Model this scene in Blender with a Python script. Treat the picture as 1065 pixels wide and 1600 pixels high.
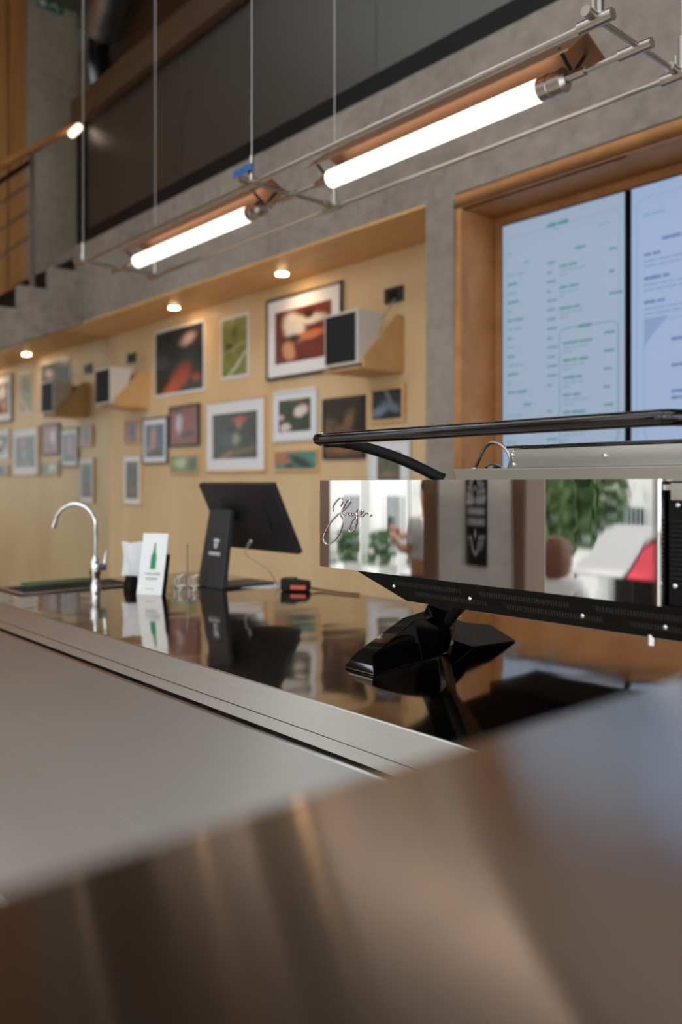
import bpy, bmesh, math, random
from mathutils import Vector, Matrix
random.seed(7)
for o in list(bpy.data.objects): bpy.data.objects.remove(o)
S = bpy.context.scene
COL = S.collection

# ------------------------------------------------------------------ camera
F = 1300.0; HZ = 755.0; CX = 532.5; CAMZ = 1.34
FW = Vector((-.754, .657, 0)); RT = Vector((.657, .754, 0))
cd = bpy.data.cameras.new('camera'); cam = bpy.data.objects.new('camera', cd); COL.objects.link(cam)
cd.sensor_fit = 'HORIZONTAL'; cd.sensor_width = 24.0; cd.lens = 24.0*F/1065.0
cd.shift_y = -(800-HZ)/1065.0
cd.clip_start = .01; cd.clip_end = 200
cam.location = (0, 0, CAMZ)
cam.rotation_euler = (math.pi/2, 0, math.atan2(-FW.x, FW.y))
cd.dof.use_dof = True; cd.dof.focus_distance = 1.62; cd.dof.aperture_fstop = 2.2
S.camera = cam

# ------------------------------------------------------------------ world, exposure
W = bpy.data.worlds.new('sky'); S.world = W; W.use_nodes = True
bg = W.node_tree.nodes['Background']
bg.inputs[0].default_value = (.88, .94, 1.0, 1); bg.inputs[1].default_value = 3.0
vs = S.view_settings
vs.view_transform = 'Standard'; vs.look = 'None'; vs.exposure = 0.0; vs.gamma = 1.0
vs.use_curve_mapping = False

sd = bpy.data.lights.new('sun', 'SUN'); sd.energy = 2.6; sd.angle = math.radians(2); sd.color = (1, .96, .9)
sun = bpy.data.objects.new('sun', sd); COL.objects.link(sun); sun.rotation_euler = (math.radians(-35), 0, math.radians(8)); sun.location = (0, 8, 14)

# ------------------------------------------------------------------ helpers
def ray(u, v):
    a = (u-CX)/F
    return Vector((FW.x+RT.x*a, FW.y+RT.y*a, (HZ-v)/F))
def pY(u, v, Y):
    r = ray(u, v); p = r*(Y/r.y); p.z += CAMZ; return p
def pX(u, v, X):
    r = ray(u, v); p = r*(X/r.x); p.z += CAMZ; return p
def pZ(u, v, Z):
    r = ray(u, v); p = r*((Z-CAMZ)/r.z); p.z = Z; return p

def lin(c):
    return tuple((x/255/12.92 if x/255 <= .04045 else ((x/255+.055)/1.055)**2.4) for x in c) + (1,)

ORIG = {}
class MB:
    def __init__(s): s.v = []; s.f = []
    def add(s, vs, fs):
        n = len(s.v); s.v += [Vector(p) for p in vs]; s.f += [tuple(i+n for i in f) for f in fs]; return s
    def box(s, a, b):
        x0, x1 = sorted((a[0], b[0])); y0, y1 = sorted((a[1], b[1])); z0, z1 = sorted((a[2], b[2]))
        return s.add([(x0,y0,z0),(x1,y0,z0),(x1,y1,z0),(x0,y1,z0),(x0,y0,z1),(x1,y0,z1),(x1,y1,z1),(x0,y1,z1)],
              [(0,3,2,1),(4,5,6,7),(0,1,5,4),(1,2,6,5),(2,3,7,6),(3,0,4,7)])
    def hexa(s, p):      # 4 bottom points (ccw from above) + 4 top points
        return s.add(p, [(0,3,2,1),(4,5,6,7),(0,1,5,4),(1,2,6,5),(2,3,7,6),(3,0,4,7)])
    def prism(s, pts, d):  # planar polygon extruded by vector d
        n = len(pts); d = Vector(d); P = [Vector(p) for p in pts]
        s.add(P+[p+d for p in P], [tuple(range(n))[::-1], tuple(range(n, 2*n))]+[(i,(i+1)%n,n+(i+1)%n,n+i) for i in range(n)])
        return s
    def loft(s, secs):
        n = len(secs[0]); vs = [p for q in secs for p in q]; fs = []
        for k in range(len(secs)-1):
            for i in range(n): fs.append((k*n+i, k*n+(i+1)%n, (k+1)*n+(i+1)%n, (k+1)*n+i))
        fs.append(tuple(range(n))[::-1]); fs.append(tuple(range((len(secs)-1)*n, len(secs)*n)))
        return s.add(vs, fs)
    def tube(s, path, r, n=12, closed=False, flat=None):
        P = [Vector(p) for p in path]; m = len(P); secs = []
        up = None
        for i in range(m):
            t = (P[min(i+1, m-1)]-P[max(i-1, 0)])
            if t.length < 1e-9: t = Vector((0,0,1))
            t.normalize()
            if up is None:
                up = Vector((0,0,1)) if abs(t.z) < .9 else Vector((1,0,0))
            x = t.cross(up)
            if x.length < 1e-6: x = t.cross(Vector((0,1,0)))
            x.normalize(); y = x.cross(t).normalized(); up = y
            rr = r[i] if isinstance(r, (list, tuple)) else r
            fx, fy = flat if flat else (1, 1)
            secs.append([P[i]+x*(math.cos(2*math.pi*k/n)*rr*fx)+y*(math.sin(2*math.pi*k/n)*rr*fy) for k in range(n)])
        return s.loft(secs)
    def cyl(s, a, b, r, n=16): return s.tube([a, b], r, n)
    def lathe(s, c, prof, n=24, axis='z'):
        secs = []
        for (r, h) in prof:
            q = []
            for k in range(n):
                a = 2*math.pi*k/n
                if axis == 'z': q.append(Vector(c)+Vector((r*math.cos(a), r*math.sin(a), h)))
                elif axis == 'y': q.append(Vector(c)+Vector((r*math.cos(a), h, r*math.sin(a))))
                else: q.append(Vector(c)+Vector((h, r*math.cos(a), r*math.sin(a))))
            secs.append(q)
        return s.loft(secs)
    def sphere(s, c, r, n=12, m=8):
        rr = r if isinstance(r, (tuple, list)) else (r, r, r)
        vs = []; fs = []
        for j in range(m+1):
            t = math.pi*j/m
            for i in range(n):
                a = 2*math.pi*i/n
                vs.append((c[0]+rr[0]*math.sin(t)*math.cos(a), c[1]+rr[1]*math.sin(t)*math.sin(a), c[2]+rr[2]*math.cos(t)))
        for j in range(m):
            for i in range(n): fs.append((j*n+i, (j+1)*n+i, (j+1)*n+(i+1)%n, j*n+(i+1)%n))
        return s.add(vs, fs)
    def build(s, name, mat, parent=None, bevel=0, smooth=True, seg=2):
        if parent is not None: org = ORIG[parent.name]
        else:
            xs = [p.x for p in s.v]; ys = [p.y for p in s.v]; zs = [p.z for p in s.v]
            org = Vector(((min(xs)+max(xs))/2, (min(ys)+max(ys))/2, min(zs)))
        bm = bmesh.new()
        V = [bm.verts.new(p-org) for p in s.v]
        for f in s.f:
            try: bm.faces.new([V[i] for i in f])
            except ValueError: pass
        bmesh.ops.remove_doubles(bm, verts=bm.verts, dist=1e-6)
        bmesh.ops.recalc_face_normals(bm, faces=bm.faces)
        if bevel:
            es = [e for e in bm.edges if len(e.link_faces) == 2 and e.calc_face_angle(0) > .5]
            bmesh.ops.bevel(bm, geom=es, offset=bevel, segments=seg, profile=.5, affect='EDGES', clamp_overlap=True)
        for f in bm.faces: f.smooth = smooth
        for e in bm.edges:
            if len(e.link_faces) == 2 and e.calc_face_angle(0) > .6: e.smooth = False
        me = bpy.data.meshes.new(name); bm.to_mesh(me); bm.free()
        o = bpy.data.objects.new(name, me); COL.objects.link(o)
        if bevel: wn = o.modifiers.new('weighted_normal', 'WEIGHTED_NORMAL'); wn.keep_sharp = True; wn.weight = 100
        me.materials.append(mat)
        if parent is None: o.location = org; ORIG[o.name] = org
        else: o.parent = parent; ORIG[o.name] = org
        return o

def empty(name, loc):
    o = bpy.data.objects.new(name, None); COL.objects.link(o); o.location = loc
    o.empty_display_size = .05
    ORIG[o.name] = Vector(loc); return o
def tag(o, label, cat, group=None, kind=None):
    o['label'] = label; o['category'] = cat
    if group: o['group'] = group
    if kind: o['kind'] = kind
    return o
def struct(o, label=None):
    o['kind'] = 'structure'
    if label: o['label'] = label
    return o
def spline(pts, k=6):
    P = [Vector(p) for p in pts]; out = []
    for i in range(len(P)-1):
        a, b, c, d = P[max(i-1,0)], P[i], P[i+1], P[min(i+2,len(P)-1)]
        for j in range(k):
            t = j/k
            out.append(.5*((2*b)+(c-a)*t+(2*a-5*b+4*c-d)*t*t+(3*b-a-3*c+d)*t**3))
    out.append(P[-1]); return out

# ------------------------------------------------------------------ materials
def newmat(name):
    m = bpy.data.materials.new(name); m.use_nodes = True
    nt = m.node_tree; b = nt.nodes['Principled BSDF']; return m, nt, b
def N(nt, t, **k):
    n = nt.nodes.new(t)
    for a, v in k.items(): setattr(n, a, v)
    return n
def L(nt, a, b): nt.links.new(a, b)
def plain(name, c, rough=.5, metal=0, coat=0, spec=None, var=.06, vscale=30):
    m, nt, b = newmat(name)
    b.inputs['Roughness'].default_value = rough; b.inputs['Metallic'].default_value = metal
    if coat: b.inputs['Coat Weight'].default_value = coat; b.inputs['Coat Roughness'].default_value = .03
    if spec is not None: b.inputs['Specular IOR Level'].default_value = spec
    col = lin(c)
    no = N(nt, 'ShaderNodeTexNoise'); no.inputs['Scale'].default_value = vscale; no.inputs['Detail'].default_value = 3
    tc = N(nt, 'ShaderNodeTexCoord'); L(nt, tc.outputs['Object'], no.inputs['Vector'])
    mx = N(nt, 'ShaderNodeMix', data_type='RGBA'); L(nt, no.outputs['Fac'], mx.inputs['Factor'])
    mx.inputs['A'].default_value = tuple(x*(1-var) for x in col[:3])+(1,)
    mx.inputs['B'].default_value = tuple(min(1, x*(1+var)) for x in col[:3])+(1,)
    L(nt, mx.outputs['Result'], b.inputs['Base Color'])
    return m
def emit(name, c, s):
    m, nt, b = newmat(name)
    b.inputs['Base Color'].default_value = (.02,.02,.02,1)
    b.inputs['Emission Color'].default_value = lin(c); b.inputs['Emission Strength'].default_value = s
    b.inputs['Roughness'].default_value = .4
    return m
def concrete(name, c1, c2, scale=1.0):
    m, nt, b = newmat(name); b.inputs['Roughness'].default_value = .8
    b.inputs['Specular IOR Level'].default_value = .25
    g = N(nt, 'ShaderNodeNewGeometry')
    n1 = N(nt, 'ShaderNodeTexNoise'); n1.inputs['Scale'].default_value = 1.3*scale; n1.inputs['Detail'].default_value = 8; n1.inputs['Roughness'].default_value = .62
    n2 = N(nt, 'ShaderNodeTexNoise'); n2.inputs['Scale'].default_value = 14*scale; n2.inputs['Detail'].default_value = 6
    L(nt, g.outputs['Position'], n1.inputs['Vector']); L(nt, g.outputs['Position'], n2.inputs['Vector'])
    ad = N(nt, 'ShaderNodeMath', operation='MULTIPLY_ADD'); ad.inputs[1].default_value = .45; L(nt, n2.outputs['Fac'], ad.inputs[0])
    ml = N(nt, 'ShaderNodeMath', operation='MULTIPLY'); ml.inputs[1].default_value = .6; L(nt, n1.outputs['Fac'], ml.inputs[0]); L(nt, ml.outputs[0], ad.inputs[2])
    r = N(nt, 'ShaderNodeMapRange'); r.inputs['From Min'].default_value = .32; r.inputs['From Max'].default_value = .72; L(nt, ad.outputs[0], r.inputs['Value'])
    mx = N(nt, 'ShaderNodeMix', data_type='RGBA'); mx.inputs['A'].default_value = lin(c1); mx.inputs['B'].default_value = lin(c2)
    L(nt, r.outputs['Result'], mx.inputs['Factor']); L(nt, mx.outputs['Result'], b.inputs['Base Color'])
    bu = N(nt, 'ShaderNodeBump'); bu.inputs['Strength'].default_value = .15; bu.inputs['Distance'].default_value = .01
    L(nt, n2.outputs['Fac'], bu.inputs['Height']); L(nt, bu.outputs['Normal'], b.inputs['Normal'])
    return m
def wood(name, c1, c2, stretch=(1.2, 1.2, 14), rough=.45, scale=3.0):
    m, nt, b = newmat(name); b.inputs['Roughness'].default_value = rough
    g = N(nt, 'ShaderNodeNewGeometry'); mp = N(nt, 'ShaderNodeMapping'); mp.inputs['Scale'].default_value = stretch
    L(nt, g.outputs['Position'], mp.inputs['Vector'])
    n1 = N(nt, 'ShaderNodeTexNoise'); n1.inputs['Scale'].default_value = scale; n1.inputs['Detail'].default_value = 5; n1.inputs['Distortion'].default_value = .6
    L(nt, mp.outputs['Vector'], n1.inputs['Vector'])
    r = N(nt, 'ShaderNodeMapRange'); r.inputs['From Min'].default_value = .3; r.inputs['From Max'].default_value = .7; L(nt, n1.outputs['Fac'], r.inputs['Value'])
    mx = N(nt, 'ShaderNodeMix', data_type='RGBA'); mx.inputs['A'].default_value = lin(c1); mx.inputs['B'].default_value = lin(c2)
    L(nt, r.outputs['Result'], mx.inputs['Factor']); L(nt, mx.outputs['Result'], b.inputs['Base Color'])
    return m
def metal(name, c, rough, aniso=0, tangent=None, streak=None, bump=0, bscale=(3,3,3)):
    m, nt, b = newmat(name)
    b.inputs['Metallic'].default_value = 1; b.inputs['Base Color'].default_value = lin(c); b.inputs['Roughness'].default_value = rough
    if aniso:
        b.inputs['Anisotropic'].default_value = aniso
        cx = N(nt, 'ShaderNodeCombineXYZ')
        for i in range(3): cx.inputs[i].default_value = tangent[i]
        L(nt, cx.outputs[0], b.inputs['Tangent'])
    g = N(nt, 'ShaderNodeNewGeometry')
    if streak:
        mp = N(nt, 'ShaderNodeMapping'); mp.inputs['Scale'].default_value = streak
        L(nt, g.outputs['Position'], mp.inputs['Vector'])
        n1 = N(nt, 'ShaderNodeTexNoise'); n1.inputs['Scale'].default_value = 1; n1.inputs['Detail'].default_value = 4
        L(nt, mp.outputs['Vector'], n1.inputs['Vector'])
        r = N(nt, 'ShaderNodeMapRange'); r.inputs['To Min'].default_value = rough*.75; r.inputs['To Max'].default_value = rough*1.3
        L(nt, n1.outputs['Fac'], r.inputs['Value']); L(nt, r.outputs['Result'], b.inputs['Roughness'])
    if bump:
        mp = N(nt, 'ShaderNodeMapping'); mp.inputs['Scale'].default_value = bscale
        L(nt, g.outputs['Position'], mp.inputs['Vector'])
        n2 = N(nt, 'ShaderNodeTexNoise'); n2.inputs['Scale'].default_value = 1; n2.inputs['Detail'].default_value = 1
        L(nt, mp.outputs['Vector'], n2.inputs['Vector'])
        bu = N(nt, 'ShaderNodeBump'); bu.inputs['Strength'].default_value = 1; bu.inputs['Distance'].default_value = bump
        L(nt, n2.outputs['Fac'], bu.inputs['Height']); L(nt, bu.outputs['Normal'], b.inputs['Normal'])
    return m
def art(name, c1, c2, blobs=(), nscale=5, rough=.35):
    m, nt, b = newmat(name); b.inputs['Roughness'].default_value = rough
    tc = N(nt, 'ShaderNodeTexCoord')
    sp = N(nt, 'ShaderNodeSeparateXYZ'); L(nt, tc.outputs['Generated'], sp.inputs[0])
    cb = N(nt, 'ShaderNodeCombineXYZ'); L(nt, sp.outputs['X'], cb.inputs['X']); L(nt, sp.outputs['Z'], cb.inputs['Y'])
    n1 = N(nt, 'ShaderNodeTexNoise'); n1.inputs['Scale'].default_value = nscale; n1.inputs['Detail'].default_value = 4
    L(nt, cb.outputs[0], n1.inputs['Vector'])
    r = N(nt, 'ShaderNodeMapRange'); r.inputs['From Min'].default_value = .35; r.inputs['From Max'].default_value = .65; L(nt, n1.outputs['Fac'], r.inputs['Value'])
    mx = N(nt, 'ShaderNodeMix', data_type='RGBA'); mx.inputs['A'].default_value = lin(c1); mx.inputs['B'].default_value = lin(c2)
    L(nt, r.outputs['Result'], mx.inputs['Factor']); cur = mx.outputs['Result']
    # warp
    vm = N(nt, 'ShaderNodeMix', data_type='VECTOR'); vm.inputs['Factor'].default_value = .10
    L(nt, cb.outputs[0], vm.inputs['A']); L(nt, n1.outputs['Color'], vm.inputs['B'])
    for (cx_, cy_, rx, ry, rot, col, soft) in blobs:
        mp = N(nt, 'ShaderNodeMapping', vector_type='TEXTURE')
        mp.inputs['Location'].default_value = (cx_*.9+.05, cy_*.9+.05, .05); mp.inputs['Rotation'].default_value = (0, 0, rot); mp.inputs['Scale'].default_value = (rx, ry, 1)
        L(nt, vm.outputs['Result'], mp.inputs['Vector'])
        ln = N(nt, 'ShaderNodeVectorMath', operation='LENGTH'); L(nt, mp.outputs['Vector'], ln.inputs[0])
        rr = N(nt, 'ShaderNodeMapRange'); rr.inputs['From Min'].default_value = 1+soft; rr.inputs['From Max'].default_value = 1-soft; L(nt, ln.outputs['Value'], rr.inputs['Value'])
        m2 = N(nt, 'ShaderNodeMix', data_type='RGBA'); L(nt, rr.outputs['Result'], m2.inputs['Factor']); L(nt, cur, m2.inputs['A']); m2.inputs['B'].default_value = lin(col)
        cur = m2.outputs['Result']
    L(nt, cur, b.inputs['Base Color'])
    return m

M = {}
M['concrete'] = concrete('concrete', (116,107,98), (160,149,137))
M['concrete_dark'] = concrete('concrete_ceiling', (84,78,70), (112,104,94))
M['concrete_col'] = concrete('concrete_column', (142,132,118), (172,160,144))
M['floor'] = concrete('floor_screed', (176,171,164), (206,201,193), .8)
M['ply'] = wood('birch_plywood', (207,173,128), (223,193,150), (1.5,1.5,.5), .5, 1.6)
M['soffit'] = wood('soffit_wood', (210,158,96), (224,174,112), (.6,5,1), .45, 3)
M['oak'] = wood('oak_frame', (162,108,62), (186,132,82), (2,2,2), .45, 3)
M['oak_dark'] = wood('oak_lining', (150,98,52), (170,114,64), (2,2,2), .5, 3)
M['railwood'] = wood('dark_rail_wood', (74,50,33), (90,63,42), (.7,6,6), .5, 3)
M['slatwood'] = wood('stair_panel_wood', (156,104,54), (184,128,72), (10,10,.4), .5, 2)
M['facadewood'] = wood('facade_frame_wood', (92,66,48), (116,86,64), (8,8,.5), .5, 2)
M['steel_top'] = metal('polished_steel_top', (166,153,140), .07, streak=(2,2,2), bump=.0022, bscale=(5,3,1))
M['steel_edge'] = metal('brushed_steel_edge', (226,224,220), .30, .9, (0,0,1), streak=(.8,60,220))
M['steel_front'] = metal('brushed_steel_front', (204,202,200), .30, 1.0, (0,0,1), streak=(.7,60,160))
M['steel_box'] = metal('brushed_steel_cabinet', (196,182,170), .16, 1.0, (1,0,0), streak=(140,.8,60))
M['steel_mirror'] = metal('mirror_steel', (214,212,210), .02, bump=.00010, bscale=(26,1,1.5))
M['steel'] = metal('satin_steel', (190,186,180), .24)
M['tray'] = metal('satin_tray_steel', (158,150,140), .34, streak=(3,60,200))
M['chrome'] = metal('chrome', (215,215,215), .06)
M['nickel'] = metal('brushed_nickel', (176,166,156), .28)
M['mirror'] = metal('mirror_silver', (226,226,220), .03)
M['copper'] = metal('copper_reflector', (180,136,106), .45)
M['darkmetal'] = plain('dark_metal', (34,32,31), .4, .6)
M['black'] = plain('black_matte', (18,17,16), .55, spec=.2)
M['wedge'] = wood('bracket_birch', (196,150,98), (210,168,114), (2,2,2), .5, 3)
M['blackframe'] = plain('black_frame_paint', (30,29,28), .45)
M['nickel_dark'] = plain('rib_grey', (28,26,25), .5)
M['strut'] = plain('satin_black_strut', (30,29,28), .38)
M['gloss'] = plain('black_gloss_lacquer', (10,9,9), .08, coat=1.0)
M['browngloss'] = plain('dark_brown_gloss_lacquer', (20,11,8), .08, spec=.3, coat=.45)
M['skirt'] = plain('dark_bronze_satin', (13,10,9), .35, spec=.15)
M['plastic'] = plain('charcoal_plastic', (44,46,48), .42)
M['screenback'] = plain('charcoal_screen_back', (30,30,31), .45)
M['white'] = plain('white_card', (228,228,226), .6)
M['mat'] = plain('white_mount', (226,225,228), .6)
M['whiteplastic'] = plain('speaker_white', (206,198,188), .5)
M['grille'] = plain('speaker_grille', (18,18,17), .8, vscale=400, var=.4)
M['blue'] = plain('blue_tape', (24,86,150), .5)
M['green'] = plain('green_print', (24,132,84), .5)
M['greytext'] = plain('grey_print', (150,150,148), .6)
M['whitetext'] = plain('white_print', (190,190,190), .5)
M['darkred'] = plain('dark_red_reflection', (96,18,34), .35)
M['orange'] = plain('orange_plastic', (206,84,40), .4)
M['signgreen'] = plain('exit_green', (20,108,74), .5)
M['tube'] = emit('lit_tube', (255,238,222), 2.2)
M['spotlens'] = emit('lit_downlight', (255,214,160), 90)
M['capsule'] = emit('small_lamp_glow', (255,232,205), 2.6)
M['cable'] = metal('steel_cable', (190,185,180), .35)
M['galv'] = metal('galvanised_duct', (170,172,172), .35)

def glassmat(name, tint, refl, rough=.02):
    m = bpy.data.materials.new(name); m.use_nodes = True; nt = m.node_tree; nt.nodes.clear()
    o = N(nt, 'ShaderNodeOutputMaterial'); mx = N(nt, 'ShaderNodeMixShader'); t = N(nt, 'ShaderNodeBsdfTransparent'); g = N(nt, 'ShaderNodeBsdfGlossy')
    t.inputs[0].default_value = tint; g.inputs['Roughness'].default_value = rough; g.inputs['Color'].default_value = (.9,.9,.9,1)
    lw = N(nt, 'ShaderNodeLayerWeight'); lw.inputs[0].default_value = refl
    L(nt, lw.outputs['Fresnel'], mx.inputs[0]); L(nt, t.outputs[0], mx.inputs[1]); L(nt, g.outputs[0], mx.inputs[2]); L(nt, mx.outputs[0], o.inputs[0])
    return m
M['balglass'] = glassmat('tinted_balustrade_glass', (.40,.37,.33,1), .38, .38)
M['clearglass'] = glassmat('clear_glass', (.93,.95,.94,1), .3, .02)

# ------------------------------------------------------------------ setting
YB = 3.0          # concrete wall face
YR = 3.45         # plywood wall in the recess
ZS = 2.70         # underside of the concrete beam
ZM = 3.38         # mezzanine level
XM = -7.22        # mirror on the end wall
XST = -6.8        # side of the staircase
XC = -7.6         # column / end wall
YF = -2.6         # street front
ZC = 5.8

struct(MB().box((-13, YF-.25, -.1), (4.2, 6.6, 0)).build('floor', M['floor']), 'grey screed floor of the cafe')
cg = MB().box((-13, .6, ZC), (4.2, 6.6, ZC+.15)).box((-13, YF-.25, ZC), (-6.6, .6, ZC+.15)).box((3.2, YF-.25, ZC), (4.2, .6, ZC+.15)).box((-6.6, YF-.25, ZC), (3.2, -2.3, ZC+.15))  # unseen roof opening, added to bring more daylight into the room
struct(cg.build('ceiling', M['concrete_dark']), 'high concrete ceiling with a long unseen opening added for daylight')
for i in range(8):
    x = -6.6+9.8*(i+1)/9
    struct(MB().box((x-.04, -2.3, ZC), (x+.04, .6, ZC+.12)).build('trim_%d' % (10+i), M['darkmetal']), 'steel bar across the added roof opening')
wb = MB().box((XC, YB, ZS+.012), (3.6, YR+.1, ZM))
wb.box((-2.81, YB, 0), (-2.62, YR+.1, ZS+.012))
wb.box((-2.62, YB, 0), (3.6, YR+.1, .95))
wb.box((-.85, YB, .95), (3.6, YR+.1, ZS+.012))
struct(wb.build('wall_back', M['concrete']), 'grey concrete beam and pier of the back wall')
struct(MB().box((XM-.3, YR, 0), (-2.7, YR+.1, ZS+.1)).build('wall_recess', M['ply']), 'pale birch plywood wall inside the recess')
struct(MB().box((XM-.02, YB, ZS), (-2.81, YR, ZS+.012)).build('ceiling_recess', M['soffit']), 'warm wooden soffit over the picture wall')
# menu niche lining
XN0, XN1 = -2.62, -.85
nt_ = MB()
nt_.box((XN0, YB-.012, ZS-.068), (XN1, YB+.02, ZS)); nt_.box((XN0, YB-.012, .95), (XN0+.045, YB+.02, ZS-.068))
nt_.box((XN1-.045, YB-.012, .95), (XN1, YB+.02, ZS-.068))
struct(nt_.build('trim_1', M['oak'], bevel=.003), 'oak face frame around the menu niche')
nl = MB()
nl.box((XN0+.02, YB+.02, .95), (XN0+.043, YB+.25, ZS-.068)); nl.box((XN1-.043, YB+.02, .95), (XN1-.02, YB+.25, ZS-.068))
nl.box((XN0+.02, YB+.02, ZS-.066), (XN1-.02, YB+.25, ZS-.045))
struct(nl.build('trim_2', M['oak']), 'oak lining of the menu niche')
struct(MB().box((XN0+.02, YB+.25, .95), (XN1-.02, YB+.28, ZS-.045)).build('wall_niche', M['oak']), 'oak back panel of the menu niche')
# mezzanine
struct(MB().box((-13, YR+.1, ZM-.2), (3.6, 6.6, ZM)).build('floor_mezzanine', M['concrete_dark']), 'mezzanine floor slab')
struct(MB().box((-13, 6.45, 0), (3.6, 6.6, ZC)).build('wall_mezzanine', M['concrete_dark']), 'dark rear wall of the mezzanine')
struct(MB().box((3.5, -2.6, 0), (3.6, 6.6, .5)).box((3.5, -2.6, 3.4), (3.6, 6.6, ZC)).box((3.5, 2.6, .5), (3.6, 6.6, 3.4)).build('wall_right', M['concrete']), 'side wall with wide unseen opening added for daylight')  # opening is out of view, added so daylight enters from the right
# end wall: column and timber panel behind the stair
struct(MB().box((XC-.35, 2.836, 0), (XC, 3.30, ZC)).build('wall_left', M['concrete_col']), 'concrete column beside the staircase')
wp = struct(MB().box((XC-.2, YF, 0), (XC-.08, 2.836, ZC)).build('wall_end', M['oak_dark']), 'timber clad end wall behind the staircase')
for i in range(16):
    y1 = 2.83-i*.16
    MB().box((XC-.08, y1-.15, 2.4), (XC-.04, y1, ZC)).build('plank', M['slatwood'], wp, bevel=.004)
mir = MB().box((XM-.012, 1.2, .02), (XM, YR, ZS-.001))
mo = mir.build('wall_mirror', M['mirror']); tag(mo, 'large wall mirror closing the left end of the plywood recess', 'mirror'); mo.name = 'wall_mirror'
# stair side wall (stepped)
st = [(XST, 2.06, 2.565), (XST, 2.217, 2.565), (XST, 2.217, 2.755), (XST, 2.467, 2.755), (XST, 2.467, 2.95), (XST, 2.72, 2.95), (XST, 2.72, 3.14), (XST, 2.97, 3.14), (XST, 2.97, ZM), (XST, YB-.002, ZM), (XST, YB-.002, ZS), (XST, 2.06, 2.31)]
stair = empty('staircase', (XST-.4, 2.4, 2.3)); tag(stair, 'concrete staircase with steel railing at the upper left', 'staircase')
MB().prism(st, (-.09, 0, 0)).build('stepped_side', M['concrete'], stair)
for k, (y, z) in enumerate([(1.967, 2.565), (2.217, 2.755), (2.467, 2.95), (2.72, 3.14)]):
    MB().box((XC+.01, y-.02, z-.06), (XST-.09, y+.25, z-.02)).build('tread', M['black'], stair, bevel=.004)
    MB().box((XC+.01, y+.235, z-.02), (XST-.09, y+.25, z+.13)).build('riser', M['black'], stair)
def stp(u, v): return pX(u, v, XST-.045)
pt = stp(50, 236); pb_ = stp(50, 447)
MB().box((XST-.06, pt.y-.018, 2.95), (XST-.03, pt.y+.018, pt.z)).build('post', M['nickel'], stair, bevel=.003)
h0 = stp(-40, 282); h1 = stp(117, 197)
MB().tube([h0, h1], .031, 14).build('handrail', M['oak_dark'], stair)
for (va, vb) in ((318, 284), (360, 325), (402, 366)):
    a = stp(0, va); b = stp(50.7, vb); d = (b-a)
    MB().cyl(a-d, b, .010, 10).build('rail', M['nickel'], stair)
a = stp(0, 284); b = stp(48, 252); MB().tube([a-(b-a), b], .016, 8, flat=(.6, 1.2)).build('flat_bar', M['darkmetal'], stair)
a = pX(115, 213, XST+.03); b = pX(131, 198, XST+.03); b.y -= .03; a.y -= .03
o = MB().tube([a, a.lerp(b, .1), a.lerp(b, .9), b], [.018, .03, .03, .018], 12).build('stair_lamp', M['capsule']); tag(o, 'small glowing white lamp at the top of the stair handrail', 'lamp')
# mezzanine balustrade
bal = empty('balustrade', (-3, YB+.05, ZM)); tag(bal, 'black framed glass balustrade with brown wooden top rail on the mezzanine', 'balustrade')
XG0 = -6.93
MB().box((XG0, YB+.005, ZM), (3.5, YB+.075, ZM+.11)).build('bottom_frame', M['black'], bal, bevel=.003)
MB().box((XG0, YB+.005, ZM+.11), (XG0+.15, YB+.075, 4.42)).build('end_post', M['black'], bal, bevel=.003)
MB().box((XG0-.02, YB-.04, 4.42), (3.5, YB+.12, 4.64)).build('top_rail', M['railwood'], bal, bevel=.004)
gx = [XG0+.15, -5.2, -3.2, -1.2, .8, 3.5]
for i in range(5):
    MB().box((gx[i]+.004, YB+.03, ZM+.11), (gx[i+1]-.004, YB+.042, 4.42)).build('pane', M['balglass'], bal)
# mezzanine ceiling beams and duct
for i, y in enumerate((3.62, 4.5, 5.4)):
    struct(MB().box((-13, y, ZC-.42), (3.5, y+.22, ZC)).build('trim_%d' % (3+i), M['railwood']), 'brown ceiling beam over the mezzanine')
dz = empty('ventilation_duct', pY(160, 20, 3.4)); tag(dz, 'round galvanised duct hanging under the mezzanine ceiling', 'duct')
da = pY(157, 48, 3.40); db = pY(188, -70, 3.30)
MB().tube([da, db], .19, 24).build('duct_pipe', M['galv'], dz)
for k in (.06, .4, .75):
    c = da.lerp(db, k); d = (db-da).normalized()*.018
    MB().tube([c-d, c+d], .197, 24).build('clamp_band', M['nickel'], dz)
MB().tube(spline([da, da+Vector((-.25, .1, -.18)), da+Vector((-.9, .5, -.28)), da+Vector((-1.7, 1.2, -.3))]), .10, 16).build('branch_pipe', M['darkmetal'], dz)

# street front
fr = MB()
ops = [(-6.0, -4.52), (-3.60, -2.58), (-2.42, -.6), (-.45, 1.4), (1.55, 3.3)]  # openings right of the reflected pair are unseen, added for more daylight
xs = [-13]+[x for p in ops for x in p]+[3.6]
for i in range(0, len(xs), 2): fr.box((xs[i], YF-.25, -.4), (xs[i+1], YF, 4.6))
fr.box((-13, YF-.25, 4.6), (3.6, YF, ZC)); 
struct(fr.build('wall_front', concrete('pale_front_plaster', (176,172,166), (204,200,194))), 'concrete street front with tall openings')
for i, (a, b) in enumerate(ops):
    w = MB(); y0, y1 = YF-.2, YF+.02
    w.box((a-.10, y0, 0), (a+.03, y1, 4.6)); w.box((b-.03, y0, 0), (b+.10, y1, 4.6)); w.box((a+.03, y0, 4.54), (b-.03, y1, 4.62))
    wo = struct(w.build('window_%d' % (i+1), M['facadewood'], bevel=.004), 'tall timber framed street opening')
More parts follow.
